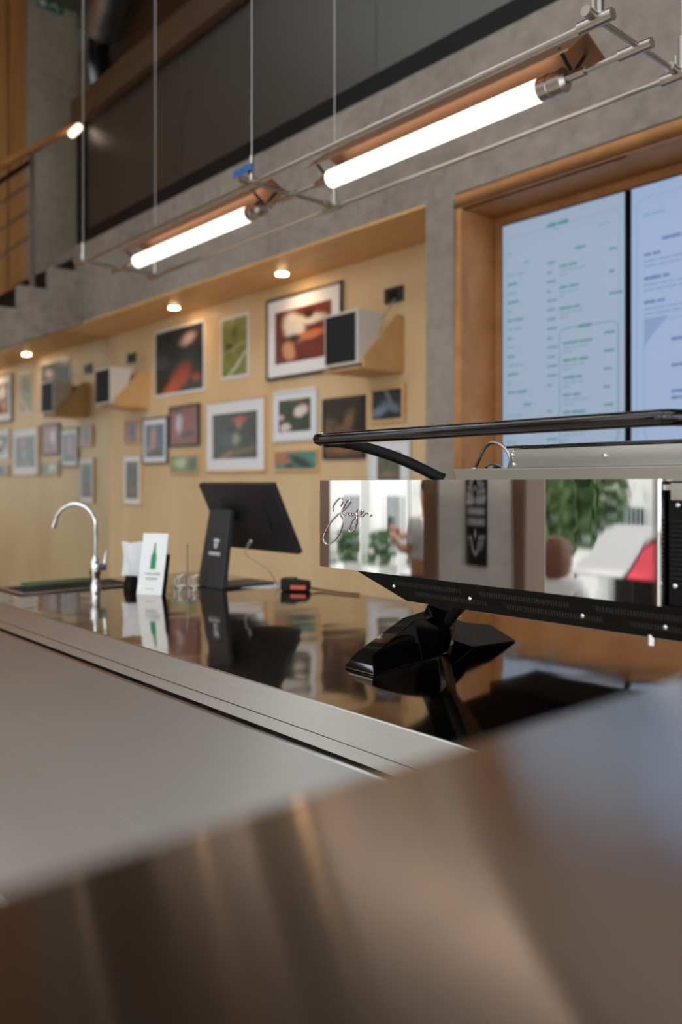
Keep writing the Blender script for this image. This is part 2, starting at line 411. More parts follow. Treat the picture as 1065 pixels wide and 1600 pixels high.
# pendant tube fixture ------------------------------------------------
ZT = CAMZ+1.10; YA, YT, YBk = 1.76, 1.95, 2.16
XJ = [-3.99, -2.53, -1.096]
fx = empty('tube_light_fixture', (-2.5, YT, ZT)); tag(fx, 'suspended steel rod frame holding two lit tubes with copper reflectors', 'light fixture')
for y in (YA, YBk):
    for i in range(2):
        MB().cyl((XJ[i]+.02, y, ZT), (XJ[i+1]-.02, y, ZT), .0075, 10).build('frame_rod', M['nickel'], fx)
for x in XJ:
    MB().cyl((x, YA-.03, ZT+.008), (x, YBk+.03, ZT+.008), .0075, 10).build('cross_rod', M['nickel'], fx)
    for y in (YA, YBk):
        j = MB().cyl((x-.045, y, ZT), (x+.045, y, ZT), .015, 14).build('joint', M['nickel'], fx)
        MB().cyl((x, y-.045, ZT+.010), (x, y+.03, ZT+.010), .013, 14).build('cross_clamp', M['nickel'], j)
        MB().cyl((x+.012, y, ZT+.005), (x+.012, y, ZT+.10), .009, 12).build('cable_gripper', M['steel'], j)
        MB().cyl((x-.006, y, ZT+.005), (x-.006, y, ZT+.055), .005, 10).build('lock_pin', M['steel'], j)
        MB().cyl((x+.012, y, ZT+.10), (x+.012, y, ZC), .0022, 6).build('suspension_cable', M['cable'], fx)
    MB().cyl((x-.05, YT, ZT), (x+.04, YT, ZT), .014, 14).build('centre_joint', M['nickel'], fx)
for (x0, x1, i) in ((-3.78, -2.80, 0), (-2.30, -1.385, 1)):
    MB().cyl((XJ[i]+.03, YT, ZT), (x0-.06, YT, ZT), .008, 10).build('tube_rod', M['nickel'], fx)
    MB().cyl((x1+.10, YT, ZT), (XJ[i+1]-.03, YT, ZT), .008, 10).build('tube_rod', M['nickel'], fx)
    tb = MB().lathe((0, YT, ZT), [(.022, x0), (.032, x0+.008), (.032, x1)], 28, 'x').build('light_tube', M['tube'], fx)
    MB().lathe((0, YT, ZT), [(.0335, x1), (.0335, x1+.030), (.031, x1+.032), (.031, x1+.036), (.0335, x1+.038), (.0335, x1+.075), (.02, x1+.085)], 28, 'x').build('end_cap', M['nickel'], tb)
    MB().lathe((0, YT, ZT), [(.010, x0-.08), (.022, x0-.02), (.024, x0)], 24, 'x').build('end_cone', M['steel'], tb)
    MB().cyl((x1+.085, YT, ZT), (x1+.14, YT, ZT), .013, 14).build('end_plug', M['nickel'], tb)
    rx0, rx1 = x0-.03, x1+.145; zr = ZT+.104
    rf = MB(); hw, dp, th = .088, .058, .0025
    prof = [(-hw, -.076), (0, 0), (hw, -.042), (hw-.001, -.042-th*1.6), (0, -th*1.6), (-hw+.001, -.076-th*1.6)]
    rf.prism([(rx0, YT+p[0], zr+p[1]) for p in prof], (rx1-rx0, 0, 0))
    ro = rf.build('reflector', M['copper'], fx, smooth=False)
    for xs_ in (x0-.01, x1+.10):
        for sy in (-1, 1):
            MB().cyl((xs_, YT+sy*.008, ZT+.014), (xs_, YT+sy*.055, zr-(.055 if sy < 0 else .034)), .0055, 8).build('strut', M['darkmetal'], ro)
        MB().sphere((xs_, YT-.06, zr-.052), .006, 10, 6).build('screw', M['darkmetal'], ro)
c = pY(379, 268, YA)
d1 = Vector((1, 0, .0)); 
tp = MB(); a = pY(364, 274, YA-.02); b = pY(393, 259, YA-.02)
up = Vector((0, 0, .0125))
tp.hexa([a-up, b-up, b-up+Vector((0, .003, 0)), a-up+Vector((0, .003, 0)), a+up, b+up, b+up+Vector((0, .003, 0)), a+up+Vector((0, .003, 0))])
o = tp.build('tape_flag', M['blue']); tag(o, 'strip of blue tape stuck on the suspension cable', 'tape')

# counter ---------------------------------------------------------------
ZK = .95; Y0, Y1 = .95, 1.97; XK0, XK1 = -3.2, 1.2
sx0, sx1, sy0, sy1 = -3.14, -2.915, 1.07, 1.50
ct = MB().box((sx1, Y0, ZK-.058), (XK1, Y1, ZK)).box((XK0, Y0, ZK-.058), (sx0, Y1, ZK)).box((sx0, Y0, ZK-.058), (sx1, sy0, ZK)).box((sx0, sy1, ZK-.058), (sx1, Y1, ZK))
ctr = empty('bar_counter', (-1.2, 1.45, 0)); tag(ctr, 'long stainless steel bar counter with polished top and brushed front', 'counter')
ct.build('counter_top', M['steel_top'], ctr)
MB().box((XK0, Y0-.006, ZK-.058), (XK1, Y0-.0005, ZK+.0005)).build('front_edge', M['steel_edge'], ctr, bevel=.0022, seg=3)
MB().box((XK0+.01, Y0-.002, ZK-.084), (XK1, Y0+.03, ZK-.0605)).build('under_band', M['steel_edge'], ctr, bevel=.002)
MB().box((XK0+.02, Y0+.035, ZK-.12), (XK1, Y0+.05, ZK-.0845)).build('shadow_gap', M['black'], ctr)
MB().box((XK0, Y0-.008, .004), (XK1, Y0+.034, ZK-.0915)).build('front_panel', M['steel_front'], ctr, bevel=.005, seg=4)
MB().box((XK0+.02, Y0+.05, .06), (XK1-.02, Y1-.03, ZK-.18)).build('carcass', M['darkmetal'], ctr)
MB().box((XK0+.02, Y0+.06, 0), (XK1-.02, Y1-.05, .06)).build('plinth', M['black'], ctr)
# sink
sk = empty('sink', ((sx0+sx1)/2, (sy0+sy1)/2, ZK-.16)); tag(sk, 'small inset steel sink at the far end of the counter', 'sink')
rm = MB()
for (a, b) in (((sx0-.012, sy0-.012), (sx1+.012, sy0+.008)), ((sx0-.012, sy1-.008), (sx1+.012, sy1+.012)), ((sx0-.012, sy0+.008), (sx0+.008, sy1-.008)), ((sx1-.008, sy0+.008), (sx1+.012, sy1-.008))):
    rm.box((a[0], a[1], ZK+.0005), (b[0], b[1], ZK+.006))
rm.build('rim', M['steel'], sk, bevel=.0015)
bs = MB(); a0, a1, b0, b1 = sx0+.002, sx1-.002, sy0+.002, sy1-.002
for (p, q) in (((a0, b0), (a0+.004, b1)), ((a1-.004, b0), (a1, b1)), ((a0, b0), (a1, b0+.004)), ((a0, b1-.004), (a1, b1))): bs.box((p[0], p[1], ZK-.16), (q[0], q[1], ZK))
bs.box((a0, b0, ZK-.165), (a1, b1, ZK-.16)); bs.build('basin', M['steel'], sk)
MB().lathe(((sx0+sx1)/2, (sy0+sy1)/2, ZK-.16), [(.03, 0), (.03, .003), (.018, .004), (.016, .002)], 20).build('drain', M['chrome'], sk)
# faucet
fb = pZ(149, 922, ZK); 
fa = empty('faucet', fb); tag(fa, 'slim chrome gooseneck faucet beside the sink', 'faucet')
MB().lathe(fb, [(.021, 0), (.021, .006), (.019, .012), (.018, .055), (.021, .06), (.021, .10), (.013, .112), (.009, .125)], 20).build('base', M['chrome'], fa)
dd = Vector((-.77, -.64, 0)); Hs = .235; R = .079
path = [fb+Vector((0, 0, .11)), fb+Vector((0, 0, Hs*.6)), fb+Vector((0, 0, Hs))]
for k in range(1, 15):
    th = math.pi*k/15*1.0
    path.append(fb+Vector((0, 0, Hs))+dd*(R*(1-math.cos(th)))+Vector((0, 0, R*math.sin(th))))
MB().tube(path, .0075, 12).build('spout', M['chrome'], fa)
e = path[-1]; MB().tube([e, e+(e-path[-2]).normalized()*.025], [.011, .011], 12).build('nozzle', M['chrome'], fa)
MB().tube([fb+Vector((.005, .006, .085)), fb+Vector((.024, .028, .085))], .013, 12).build('valve', M['plastic'], fa)
MB().tube([fb+Vector((.02, .023, .085)), fb+Vector((.024, .027, .15))], .005, 8).build('handle', M['chrome'], fa)
# low green strip added at the counter end to give a green tint
cl = MB().box((-3.19, 1.16, ZK+.0005), (-3.155, 1.46, ZK+.012)).build('green_strip', plain('green_strip_tint', (74,100,58), .9, vscale=80, var=.25), bevel=.004); tag(cl, 'low green strip added behind the sink at the counter end', 'cloth')
# table card
A = pZ(213, 929, ZK+.0008); B = pZ(252, 931, ZK+.0008); w = (B-A); nrm = Vector((w.y, -w.x, 0)).normalized()
if nrm.dot(Vector((-.75, .65, 0))) > 0: nrm = -nrm
bk = -nrm
cs = empty('table_card', (A+B)/2); tag(cs, 'white upright card printed with a green bottle on the counter', 'card')
H = .213; lean = bk*.03+w*.10
def slab(a, b, h, ln, off, th): 
    o1 = bk*off; o2 = bk*(off+th)
    return MB().hexa([a+o1, b+o1, b+o2, a+o2, a+o1+ln+Vector((0,0,h)), b+o1+ln+Vector((0,0,h)), b+o2+ln+Vector((0,0,h)), a+o2+ln+Vector((0,0,h))])
slab(A, B, H, lean, 0, .0025).build('card_face', M['white'], cs)
def oncard(s, t): return A+w*s+lean*t+Vector((0, 0, H*t))-bk*.0004
bp = [(.42,.42),(.64,.42),(.64,.62),(.585,.70),(.565,.80),(.565,.845),(.50,.845),(.50,.80),(.475,.70),(.42,.62)]
MB().prism([oncard(s, t) for s, t in bp], -bk*.0003).build('bottle_print', M['green'], cs, smooth=False)
tx = MB()
for (t, s0, s1) in ((.345, .24, .80), (.265, .30, .72), (.10, .34, .62)):
    s = s0
    while s < s1:
        ww = random.uniform(.03, .06); hh = random.uniform(.014, .026)*(1 if t > .2 else .4)
        tx.prism([oncard(s, t-hh), oncard(s+ww, t-hh), oncard(s+ww, t+hh), oncard(s, t+hh)], -bk*.0002); s += ww+.022
tx.build('printed_lines', M['greytext'], cs, smooth=False)['kind'] = 'stuff'
slab(A+w*.80+bk*.004, B+w*.02+bk*.004, H*.66, lean*.66, .001, .022).build('holder', M['black'], cs, bevel=.002)
# receipt paper + black clip behind the card
q = pZ(205, 921, ZK+.0008)
rc = empty('receipt_clip', q); tag(rc, 'crumpled white paper slip in a small black clip behind the card', 'paper')
MB().hexa([q+Vector(p) for p in ((-.03,-.02,0),(.03,-.02,0),(.03,.02,0),(-.03,.02,0),(-.02,-.014,.05),(.02,-.014,.05),(.02,.014,.05),(-.02,.014,.05))]).build('clip_block', M['black'], rc, bevel=.003)
pg = MB(); n = 7; vs_ = []; fs_ = []
for j in range(n):
    for i in range(5):
        s = i/4; t = j/(n-1)
        vs_.append(q+Vector((-.042+.075*s*(1-.35*(1-t)), .0+.05*s-.02+.010*math.sin(5*s+3*t), .048+.125*t+.004*math.sin(9*s))))
for j in range(n-1):
    for i in range(4): fs_.append((j*5+i, j*5+i+1, (j+1)*5+i+1, (j+1)*5+i))
nb = len(vs_); vs_ += [p+Vector((.0012, .0012, 0)) for p in vs_]; fs_ += [tuple(k+nb for k in f)[::-1] for f in fs_]
pg.add(vs_, fs_).build('paper_slip', M['mat'], rc)
# wire caddy with two small glasses and a pick
q = pZ(293, 917, ZK+.0008)
wc = empty('wire_stand', q); tag(wc, 'tiny wire stand with one thin upright rod and two rings', 'stand')
MB().cyl(q+Vector((0, 0, .004)), q+Vector((-.003, 0, .155)), .0025, 8).build('rod', M['nickel'], wc)
MB().sphere(q+Vector((-.003, 0, .157)), .006, 10, 8).build('knob', M['nickel'], wc)
for s in (-1, 1):
    cc = q+RT*(s*.027)
    for h in (.004, .04):
        ring = [cc+Vector((.021*math.cos(a*math.pi/12), .021*math.sin(a*math.pi/12), h)) for a in range(25)]
        MB().tube(ring, .0028, 8).build('ring', M['chrome'], wc)
    for k in range(4):
        a = math.pi/4+k*math.pi/2; p = cc+Vector((.021*math.cos(a), .021*math.sin(a), .004)); MB().cyl(p, p+Vector((0, 0, .036)), .002, 6).build('upright', M['chrome'], wc)

# point of sale monitor -------------------------------------------------
XL, XR_ = -2.84, -2.352
ps = empty('till_monitor', (-2.65, 1.78, ZK)); tag(ps, 'charcoal till monitor on an angled stand seen from behind', 'monitor')
yb, zb, yt, zt = 1.85, CAMZ-.2575, 1.727, CAMZ-.0045
su = Vector((0, yt-yb, zt-zb)); sn = Vector((0, su.z, -su.y)).normalized()   # sn: screen front normal (+Y, up)
p0 = Vector((XL, yb, zb)); p1 = Vector((XR_, yb, zb))
sc = MB().hexa([p0, p1, p1+sn*.022, p0+sn*.022, p0+su, p1+su, p1+su+sn*.022, p0+su+sn*.022]).build('screen_housing', M['screenback'], ps, bevel=.004)
m_ = .012
f0 = p0+sn*.0222+Vector((m_, 0, 0))+su*.05; f1 = p1+sn*.0222+Vector((-m_, 0, 0))+su*.05
MB().hexa([f0, f1, f1+sn*.0006, f0+sn*.0006, f0+su*.9, f1+su*.9, f1+su*.9+sn*.0006, f0+su*.9+sn*.0006]).build('display', M['gloss'], sc)
hb = [p0+su*.25+Vector((.12, 0, 0)), p1+su*.25-Vector((.10, 0, 0))]
MB().hexa([hb[0]-sn*.005, hb[1]-sn*.005, hb[1]-sn*.0005, hb[0]-sn*.0005, hb[0]+su*.5-sn*.005, hb[1]+su*.5-sn*.005, hb[1]+su*.5-sn*.0005, hb[0]+su*.5-sn*.0005]).build('rear_bulge', M['screenback'], sc, bevel=.006)
yl = 1.665; lz = ZK+.0008
leg = MB().hexa([Vector((-2.745, yl, lz)), Vector((-2.575, yl, lz)), Vector((-2.575, yl+.026, lz)), Vector((-2.745, yl+.026, lz)),
                 Vector((-2.76, yl+.065, CAMZ-.10)), Vector((-2.618, yl+.065, CAMZ-.10)), Vector((-2.618, yl+.088, CAMZ-.10)), Vector((-2.76, yl+.088, CAMZ-.10))])
lo = leg.build('stand_leg', M['plastic'], ps, bevel=.004)
MB().box((-2.74, yl+.01, lz), (-2.58, 1.91, lz+.010)).build('base_plate', M['plastic'], ps, bevel=.003)
MB().cyl((-2.69, yl+.08, CAMZ-.13), (-2.69, yl+.115, CAMZ-.14), .035, 16).build('hinge', M['black'], ps)
fl = spline([(-2.575-.08, yl+.02, lz+.05), (-2.66, yl+.03, lz+.02), (-2.66, yl+.07, lz+.009)]); 
def onleg(s, t): return Vector((-2.745+.17*s+(-.015+ .002*s)*t, yl+.065*t-.0006, lz+(CAMZ-.10-lz)*t))
lg = MB()
for (s, t, ww, hh) in ((.40,.60,.22,.022),(.43,.55,.16,.015),(.46,.515,.10,.015)): lg.prism([onleg(s, t-hh), onleg(s+ww, t-hh), onleg(s+ww, t+hh), onleg(s, t+hh)], (0, -.0004, 0))
s = .28
while s < .70:
    lg.prism([onleg(s, .41), onleg(s+.06, .41), onleg(s+.06, .455), onleg(s, .455)], (0, -.0004, 0)); s += .078
lg.build('printed_mark', M['whitetext'], lo, smooth=False)
cb = spline([(-2.60, 1.80, CAMZ-.235), (-2.605, 1.79, CAMZ-.265), (-2.56, 1.80, CAMZ-.29), (-2.52, 1.83, CAMZ-.32), (-2.50, 1.87, ZK+.004)])
MB().tube(cb, .0022, 8).build('cable', M['nickel'], ps)
MB().tube([(-2.56, 1.785, CAMZ-.215), (-2.60, 1.80, CAMZ-.237)], .006, 8).build('plug', M['greytext'], ps)
# paper sheet under the stand, card reader
sh = MB().hexa([pZ(334, 917, ZK)+Vector((0,0,.0005)), pZ(420, 920, ZK)+Vector((0,0,.0005)), pZ(470, 914, ZK)+Vector((0,0,.0005)), pZ(378, 911, ZK)+Vector((0,0,.0005))]+[pZ(334, 917, ZK)+Vector((0,0,.0012)), pZ(420, 920, ZK)+Vector((0,0,.0012)), pZ(470, 914, ZK)+Vector((0,0,.0012)), pZ(378, 911, ZK)+Vector((0,0,.0012))])
o = sh.build('paper_sheet', M['mat']); tag(o, 'white sheet of paper lying beside the till monitor base', 'paper')
q = Vector((-2.385, 1.86, ZK+.001)); 
cr = empty('card_reader', q); tag(cr, 'small black and orange card reader lying on the counter', 'card reader')
ux = Vector((.8, .6, 0)); uy = Vector((-.6, .8, 0))
def lb(a, b): 
    P = []
    for z in (a[2], b[2]):
        for (x, y) in ((a[0], a[1]), (b[0], a[1]), (b[0], b[1]), (a[0], b[1])): P.append(q+ux*x+uy*y+Vector((0, 0, z)))
    return P
P = lb((-.05, -.032, 0), (.05, .032, .034)); 
for k in (4, 7): P[k].z += .012
MB().hexa(P).build('body', M['black'], cr, bevel=.006)
MB().hexa(lb((-.01, -.034, .008), (.046, -.0325, .022))).build('orange_band', M['orange'], cr)
MB().hexa(lb((-.03, -.02, .038), (.0, .02, .047))).build('key_pad', M['plastic'], cr)
MB().tube(spline([q+ux*.05+Vector((0,0,.012)), q+ux*.09+Vector((0,0,.005)), q+Vector((.16, .06, .004)), q+Vector((.25, .085, .004))]), .003, 8).build('cable', M['black'], cr)

# espresso machine -------------------------------------------------------
YP = 1.131; PX0, PX1 = -1.373, -.598; PZ0, PZ1 = CAMZ-.177, CAMZ+.006
em = empty('espresso_machine', (-1.0, 1.4, ZK)); tag(em, 'polished steel espresso machine on glossy black splayed legs', 'espresso machine')
# back panel with rolled left edge
prof = []
Rr = .010
for k in range(7):
    a = math.pi/2*k/6; prof.append((PX0+Rr-Rr*math.sin(math.pi/2-a)*1.0, YP+Rr-Rr*math.cos(math.pi/2-a)))
prof = [(PX0, YP+.05), (PX0, YP+Rr)]+[(PX0+Rr*(1-math.cos(t)), YP+Rr*(1-math.sin(t))) for t in [math.pi/2*k/6 for k in range(1, 7)]]
prof += [(PX0+Rr+.0006, YP), (PX1-.0068, YP), (PX1-.006, YP), (PX1-.002, YP+.002), (PX1, YP+.006), (PX1, YP+.03), (PX1-.004, YP+.03), (PX1-.004, YP+.006), (PX0+Rr, YP+.004), (PX0+.004, YP+Rr), (PX0+.004, YP+.05)]
MB().prism([(x, y, PZ0) for x, y in prof], (0, 0, PZ1-PZ0)).build('back_panel', M['steel_mirror'], em)
# script emblem
pts = [(410,300),(435,240),(432,190),(410,170),(375,190),(330,240),(295,300),(292,355),(320,385),(365,405),(405,440),(430,490),(435,560),(420,640),(380,730),(320,810),(250,860),(195,870),(160,840),(150,790),(170,710),(220,600),(280,515),(350,440),(400,405),(440,370),(490,320),(535,270),(552,225),(545,195),(520,200),(485,245),(450,320),(430,370),(425,400),(445,430),(480,428),(510,405),(538,390),(520,398),(512,425),(530,440),(555,420),(568,392),(562,425),(580,440),(600,412),(607,395),(602,425),(622,430),(642,395),(656,350),(648,400),(655,470),(650,560),(620,640),(580,688),(550,680),(540,640),(560,570),(600,500),(650,450),(690,430),(722,408),(745,380),(738,362),(715,375),(700,410),(707,445),(730,455),(760,430),(790,402),(808,396),(815,410),(832,435),(860,445),(876,430)]
W3 = [pY(490+x/9.68, 760+y/9.68, YP) for x, y in pts]
em1 = MB().tube(spline([p+Vector((0, -.0010, 0)) for p in W3], 5), .0013, 8, flat=(1, 1)).build('script_emblem', M['chrome'], em)
MB().tube(spline([p+Vector((.0010, -.0003, -.0007)) for p in W3], 5), .0010, 6).build('emblem_reflection', M['darkred'], em1)  # offset dark red copy of the strokes, standing for their reflection in the steel
# skirt below the panel, sloping inward
SZ = CAMZ-.228
sk_ = MB().hexa([Vector(p) for p in ((-1.13, YP+.022, SZ), (-.44, YP+.022, SZ), (-.44, YP+.026, SZ), (-1.13, YP+.026, SZ),
      (-1.262, YP+.004, PZ0+.001), (-.44, YP+.004, PZ0+.001), (-.44, YP+.010, PZ0+.001), (-1.262, YP+.010, PZ0+.001))])
sko = sk_.build('vent_skirt', M['skirt'], em, bevel=.001)
def onsk(x, t, d=0): # t 0 top..1 bottom
    return Vector((x, YP+.004+.018*t-.0004-d, PZ0+(SZ-PZ0)*t))
for gi, (xa, xb) in enumerate(((-1.165, -.98), (-.95, -.755), (-.72, -.52))):
    for (t0, t1, dx) in ((.22, .42, 0), (.56, .76, .055)):
        g = MB().prism([onsk(xa+dx, t0), onsk(xb+dx, t0), onsk(xb+dx, t1), onsk(xa+dx+.012, t1)], (0, .0003, 0)).build('vent_slot', M['black'], sko, smooth=False)
        rb = MB(); x = xa+dx+.012
        while x < xb+dx-.004:
            rb.prism([onsk(x, t0+.02), onsk(x+.0024, t0+.02), onsk(x+.0024, t1-.02), onsk(x, t1-.02)], (0, -.0012, 0)); x += .0052
        rb.build('slot_ribs', M['nickel_dark'], g, smooth=False)
for x, t in ((-1.155, .46), (-.965, .55), (-.737, .62), (-.60, .62)):
    MB().sphere(onsk(x, t), (.0042, .003, .0042), 10, 6).build('screw', M['chrome'], sko)
MB().cyl((-.628, YP+.026, SZ-.012), (-.628, YP+.026, SZ+.004), .006, 10).build('foot_screw', M['chrome'], em)
# body
MB().box((-1.12, YP+.03, SZ+.002), (-.44, 1.69, CAMZ-.01)).build('body', M['black'], em, bevel=.004)
# right vent column
MB().box((PX1+.004, YP+.012, PZ0), (-.44, YP+.03, PZ1-.003)).build('side_panel', M['skirt'], em, bevel=.002)
MB().box((PX1+.012, YP+.002, PZ1-.030), (-.50, YP+.012, PZ1-.006)).build('bracket', M['steel'], em, bevel=.001)
for k in range(14):
    z = PZ1-.062-k*.0068
    MB().box((PX1+.010, YP+.0085, z), (PX1+.030, YP+.0125, z+.0034)).build('louvre', M['black'], em)
for x, z in ((PX1+.020, PZ1-.037), (PX1+.016, PZ0+.030), (PX1+.038, PZ0+.030), (PX1+.030, PZ1-.008)):
    MB().sphere((x, YP+.010, z), (.0045, .005, .0045), 10, 6).build('screw', M['chrome'], em)
MB().hexa([Vector(p) for p in ((-1.36, 1.69, 1.075), (-.45, 1.69, 1.075), (-.45, 1.89, 1.068), (-1.36, 1.89, 1.068), (-1.36, 1.69, 1.15), (-.45, 1.69, 1.15), (-.45, 1.89, 1.13), (-1.36, 1.89, 1.13))]).build('drip_tray', M['black'], em, bevel=.004)
MB().hexa([Vector(p) for p in ((-1.352, 1.175, 1.160), (-.45, 1.175, 1.160), (-.45, 1.688, 1.084), (-1.352, 1.688, 1.084), (-1.352, 1.175, 1.30), (-.45, 1.175, 1.30), (-.45, 1.688, 1.30), (-1.352, 1.688, 1.30))]).build('chassis', M['black'], em, bevel=.004)
# top tray and raised cover
ty = 1.30
tr = MB().hexa([Vector(p) for p in ((-1.128, ty, CAMZ-.012), (-.44, ty, CAMZ-.012), (-.44, 1.66, CAMZ-.012), (-1.128, 1.66, CAMZ-.012),
      (-1.148, ty+.004, CAMZ+.0295), (-.44, ty+.004, CAMZ+.0295), (-.44, 1.66, CAMZ+.0295), (-1.148, 1.66, CAMZ+.0295))])
MB().box((-1.21, YP+.008, CAMZ-.010), (-.44, ty, CAMZ-.002)).build('top_deck', M['steel'], em)
tr.build('top_tray', M['tray'], em, bevel=.003)
cy = 1.335; cx0 = -1.018; ctz = CAMZ+.068
cov = MB().hexa([Vector(p) for p in ((cx0, cy, CAMZ+.030), (-.44, cy, CAMZ+.030), (-.44, 1.62, CAMZ+.030), (cx0-.03, 1.62, CAMZ+.030),
      (cx0, cy+.004, ctz), (-.44, cy+.004, ctz), (-.44, 1.62, ctz), (cx0-.02, 1.62, ctz))]).build('raised_cover', M['steel'], em, bevel=.0015)
MB().hexa([Vector(p) for p in ((cx0, cy+.0005, CAMZ+.030), (cx0+.001, cy+.002, CAMZ+.030), (cx0-.034, cy+.032, CAMZ+.030), (cx0-.036, cy+.03, CAMZ+.030),
      (cx0, cy+.0035, ctz), (cx0+.001, cy+.005, ctz), (cx0-.014, cy+.022, ctz), (cx0-.016, cy+.02, ctz))]).build('cover_wing', M['chrome'], em)
MB().box((cx0-.012, cy-.004, ctz+.0005), (-.44, 1.62, ctz+.006)).build('cover_lid', M['gloss'], em, bevel=.0015)
for u, v in ((800.5, 710.5), (802.5, 726), (945, 712)):
    p = pY(u, v, cy+.001); MB().sphere(p, (.0046, .004, .0046), 12, 8).build('screw', M['chrome'], cov)
# pipe loop and valve on the tray
Yq = 1.46
pp = spline([pY(741, 733, Yq), pY(746, 722, Yq), pY(755, 703, Yq), pY(764, 693, Yq), pY(774, 691.5, Yq), pY(784, 696, Yq), pY(793, 706, Yq), pY(797, 716, Yq)])
MB().tube(pp, .0042, 10).build('water_pipe', M['nickel'], em)
b0 = pY(741, 732, Yq); b0.z = CAMZ+.030
MB().lathe(b0, [(.008, 0), (.008, .004), (.005, .006)], 12).build('pipe_fitting', M['chrome'], em)
b1 = pY(770, 728, Yq); b1.z = CAMZ+.030
MB().lathe(b1, [(.020, 0), (.018, .007), (.010, .012), (.001, .013)], 16).build('black_cap', M['gloss'], em)
# cup rail
rz = CAMZ+.094; rp = [(-1.26, YP+.10, rz-.018), (-1.33, YP+.03, rz-.006), (-1.372, YP+.006, rz), (-1.362, YP-.002, rz), (-1.32, YP-.002, rz)]
rl = [(-1.372, YP+.012, rz-.003), (-1.373, YP+.002, rz), (-1.36, YP-.001, rz), (-1.30, YP, rz), (-1.1, YP, rz), (-.8, YP, rz), (-.62, YP, rz), (-.596, YP+.002, rz), (-.582, YP+.014, rz), (-.572, YP+.05, rz-.001), (-.566, YP+.12, rz-.012), (-.56, YP+.22, rz-.05)]
MB().tube(spline(rl, 5), [.007]+[.0125]*55, 18).build('cup_rail', M['browngloss'], em)
ar = spline([(-1.362, YP+.004, rz-.006), (-1.325, YP+.05, rz-.010), (-1.262, YP+.13, rz-.040), (-1.20, YP+.205, rz-.086)], 6)
MB().tube(ar, [.007]+[.0105]*17+[.012], 10, flat=(.9, 1.15)).build('rail_arm', M['black'], em)
# splayed legs
def machine_leg(dx):
    def V_(x, y, z): return Vector((x+dx, y, ZK+.0006+z))
    lgo = MB().loft([
        [V_(-1.322,1.160,0), V_(-1.230,1.158,0), V_(-1.230,1.160,.004), V_(-1.322,1.162,.004)],
        [V_(-1.322,1.166,0), V_(-1.230,1.166,0), V_(-1.262,1.186,.030), V_(-1.312,1.186,.030)],
        [V_(-1.335,1.330,0), V_(-1.255,1.330,0), V_(-1.285,1.335,.084), V_(-1.322,1.335,.086)],
        [V_(-1.345,1.420,0), V_(-1.280,1.430,0), V_(-1.245,1.400,.098), V_(-1.288,1.400,.106)],
        ]).build('front_foot', M['gloss'], em, bevel=.0015)
    MB().loft([
        [V_(-1.335,1.38,.02), V_(-1.270,1.405,.0), V_(-1.290,1.455,.0), V_(-1.345,1.455,.02)],
        [V_(-1.275,1.36,.110), V_(-1.222,1.385,.085), V_(-1.245,1.435,.085), V_(-1.285,1.435,.110)],
        [V_(-1.20,1.32,.168), V_(-1.13,1.35,.168), V_(-1.14,1.42,.168), V_(-1.20,1.44,.168)],
        ]).build('hub', M['gloss'], em, bevel=.0015)
    MB().loft([
        [V_(-1.335,1.44,.032), V_(-1.275,1.44,.032), V_(-1.268,1.44,.082), V_(-1.312,1.44,.084)],
        [V_(-1.350,1.535,0), V_(-1.285,1.535,0), V_(-1.298,1.525,.058), V_(-1.330,1.525,.058)],
        [V_(-1.345,1.64,0), V_(-1.270,1.64,0), V_(-1.285,1.60,.046), V_(-1.330,1.60,.046)],
        [V_(-1.335,1.672,0), V_(-1.262,1.672,0), V_(-1.262,1.670,.003), V_(-1.335,1.670,.003)],
        ]).build('rear_foot', M['gloss'], em, bevel=.0015)
    MB().tube([V_(-1.320,1.445,.016), V_(-1.23,1.39,.09), V_(-1.13,1.335,.165)], .0125, 14).build('strut', M['strut'], em)
machine_leg(0); machine_leg(.66)

# foreground steel cabinet -----------------------------------------------
ZB = CAMZ-.120
sb = empty('steel_cabinet', (.35, .1, 0)); tag(sb, 'tall brushed steel cabinet with flat top in the near foreground', 'cabinet')
MB().box((-.252, -.75, ZB-.035), (.95, .935, ZB)).build('cabinet_top', M['steel_box'], sb, bevel=.003, seg=3)
MB().box((-.235, -.73, .08), (.93, .925, ZB-.035)).build('cabinet_body', M['steel_front'], sb)
MB().box((-.2, -.70, 0), (.9, .90, .08)).build('plinth', M['black'], sb)

# pictures on the plywood wall ---------------------------------------------
def picture(uL, uR, vt, vb, edge, label, frame, fw, matw, artm, depth=.022, name='framed_picture', matm='mat'):
    """vt, vb measured on the given edge ('L','R')"""
    u = uL if edge == 'L' else uR
    x0 = pY(uL, 700, YR).x; x1 = pY(uR, 700, YR).x
    z1 = pY(u, vt, YR).z; z0 = pY(u, vb, YR).z
    y1 = YR-.0012; y0 = YR-depth
    root = empty(name, ((x0+x1)/2, y1, z0)); tag(root, label, 'picture', 'pictures on the plywood wall')
    if frame:
        for (a, b) in (((x0, z0), (x0+fw, z1)), ((x1-fw, z0), (x1, z1)), ((x0+fw, z0), (x1-fw, z0+fw)), ((x0+fw, z1-fw), (x1-fw, z1))):
            MB().box((a[0], y0, a[1]), (b[0], y1, b[1])).build('frame_bar', M[frame], root, bevel=.0015)
    else: fw = 0; y0 = YR-.006
    MB().box((x0+fw+.0005, y0+.006 if frame else y0, z0+fw+.0005), (x1-fw-.0005, y1, z1-fw-.0005)).build('mount', M[matm], root)
    q = fw+matw; yp = (y0+.006 if frame else y0)
    MB().box((x0+q, yp-.0015, z0+q), (x1-q, yp-.0002, z1-q)).build('print', artm, root)
    return root
M['lightframe'] = wood('light_frame_wood', (206,160,104), (224,182,128), (2,2,2), .5, 4)
M['whiteframe'] = plain('white_frame_paint', (214,214,212), .5)
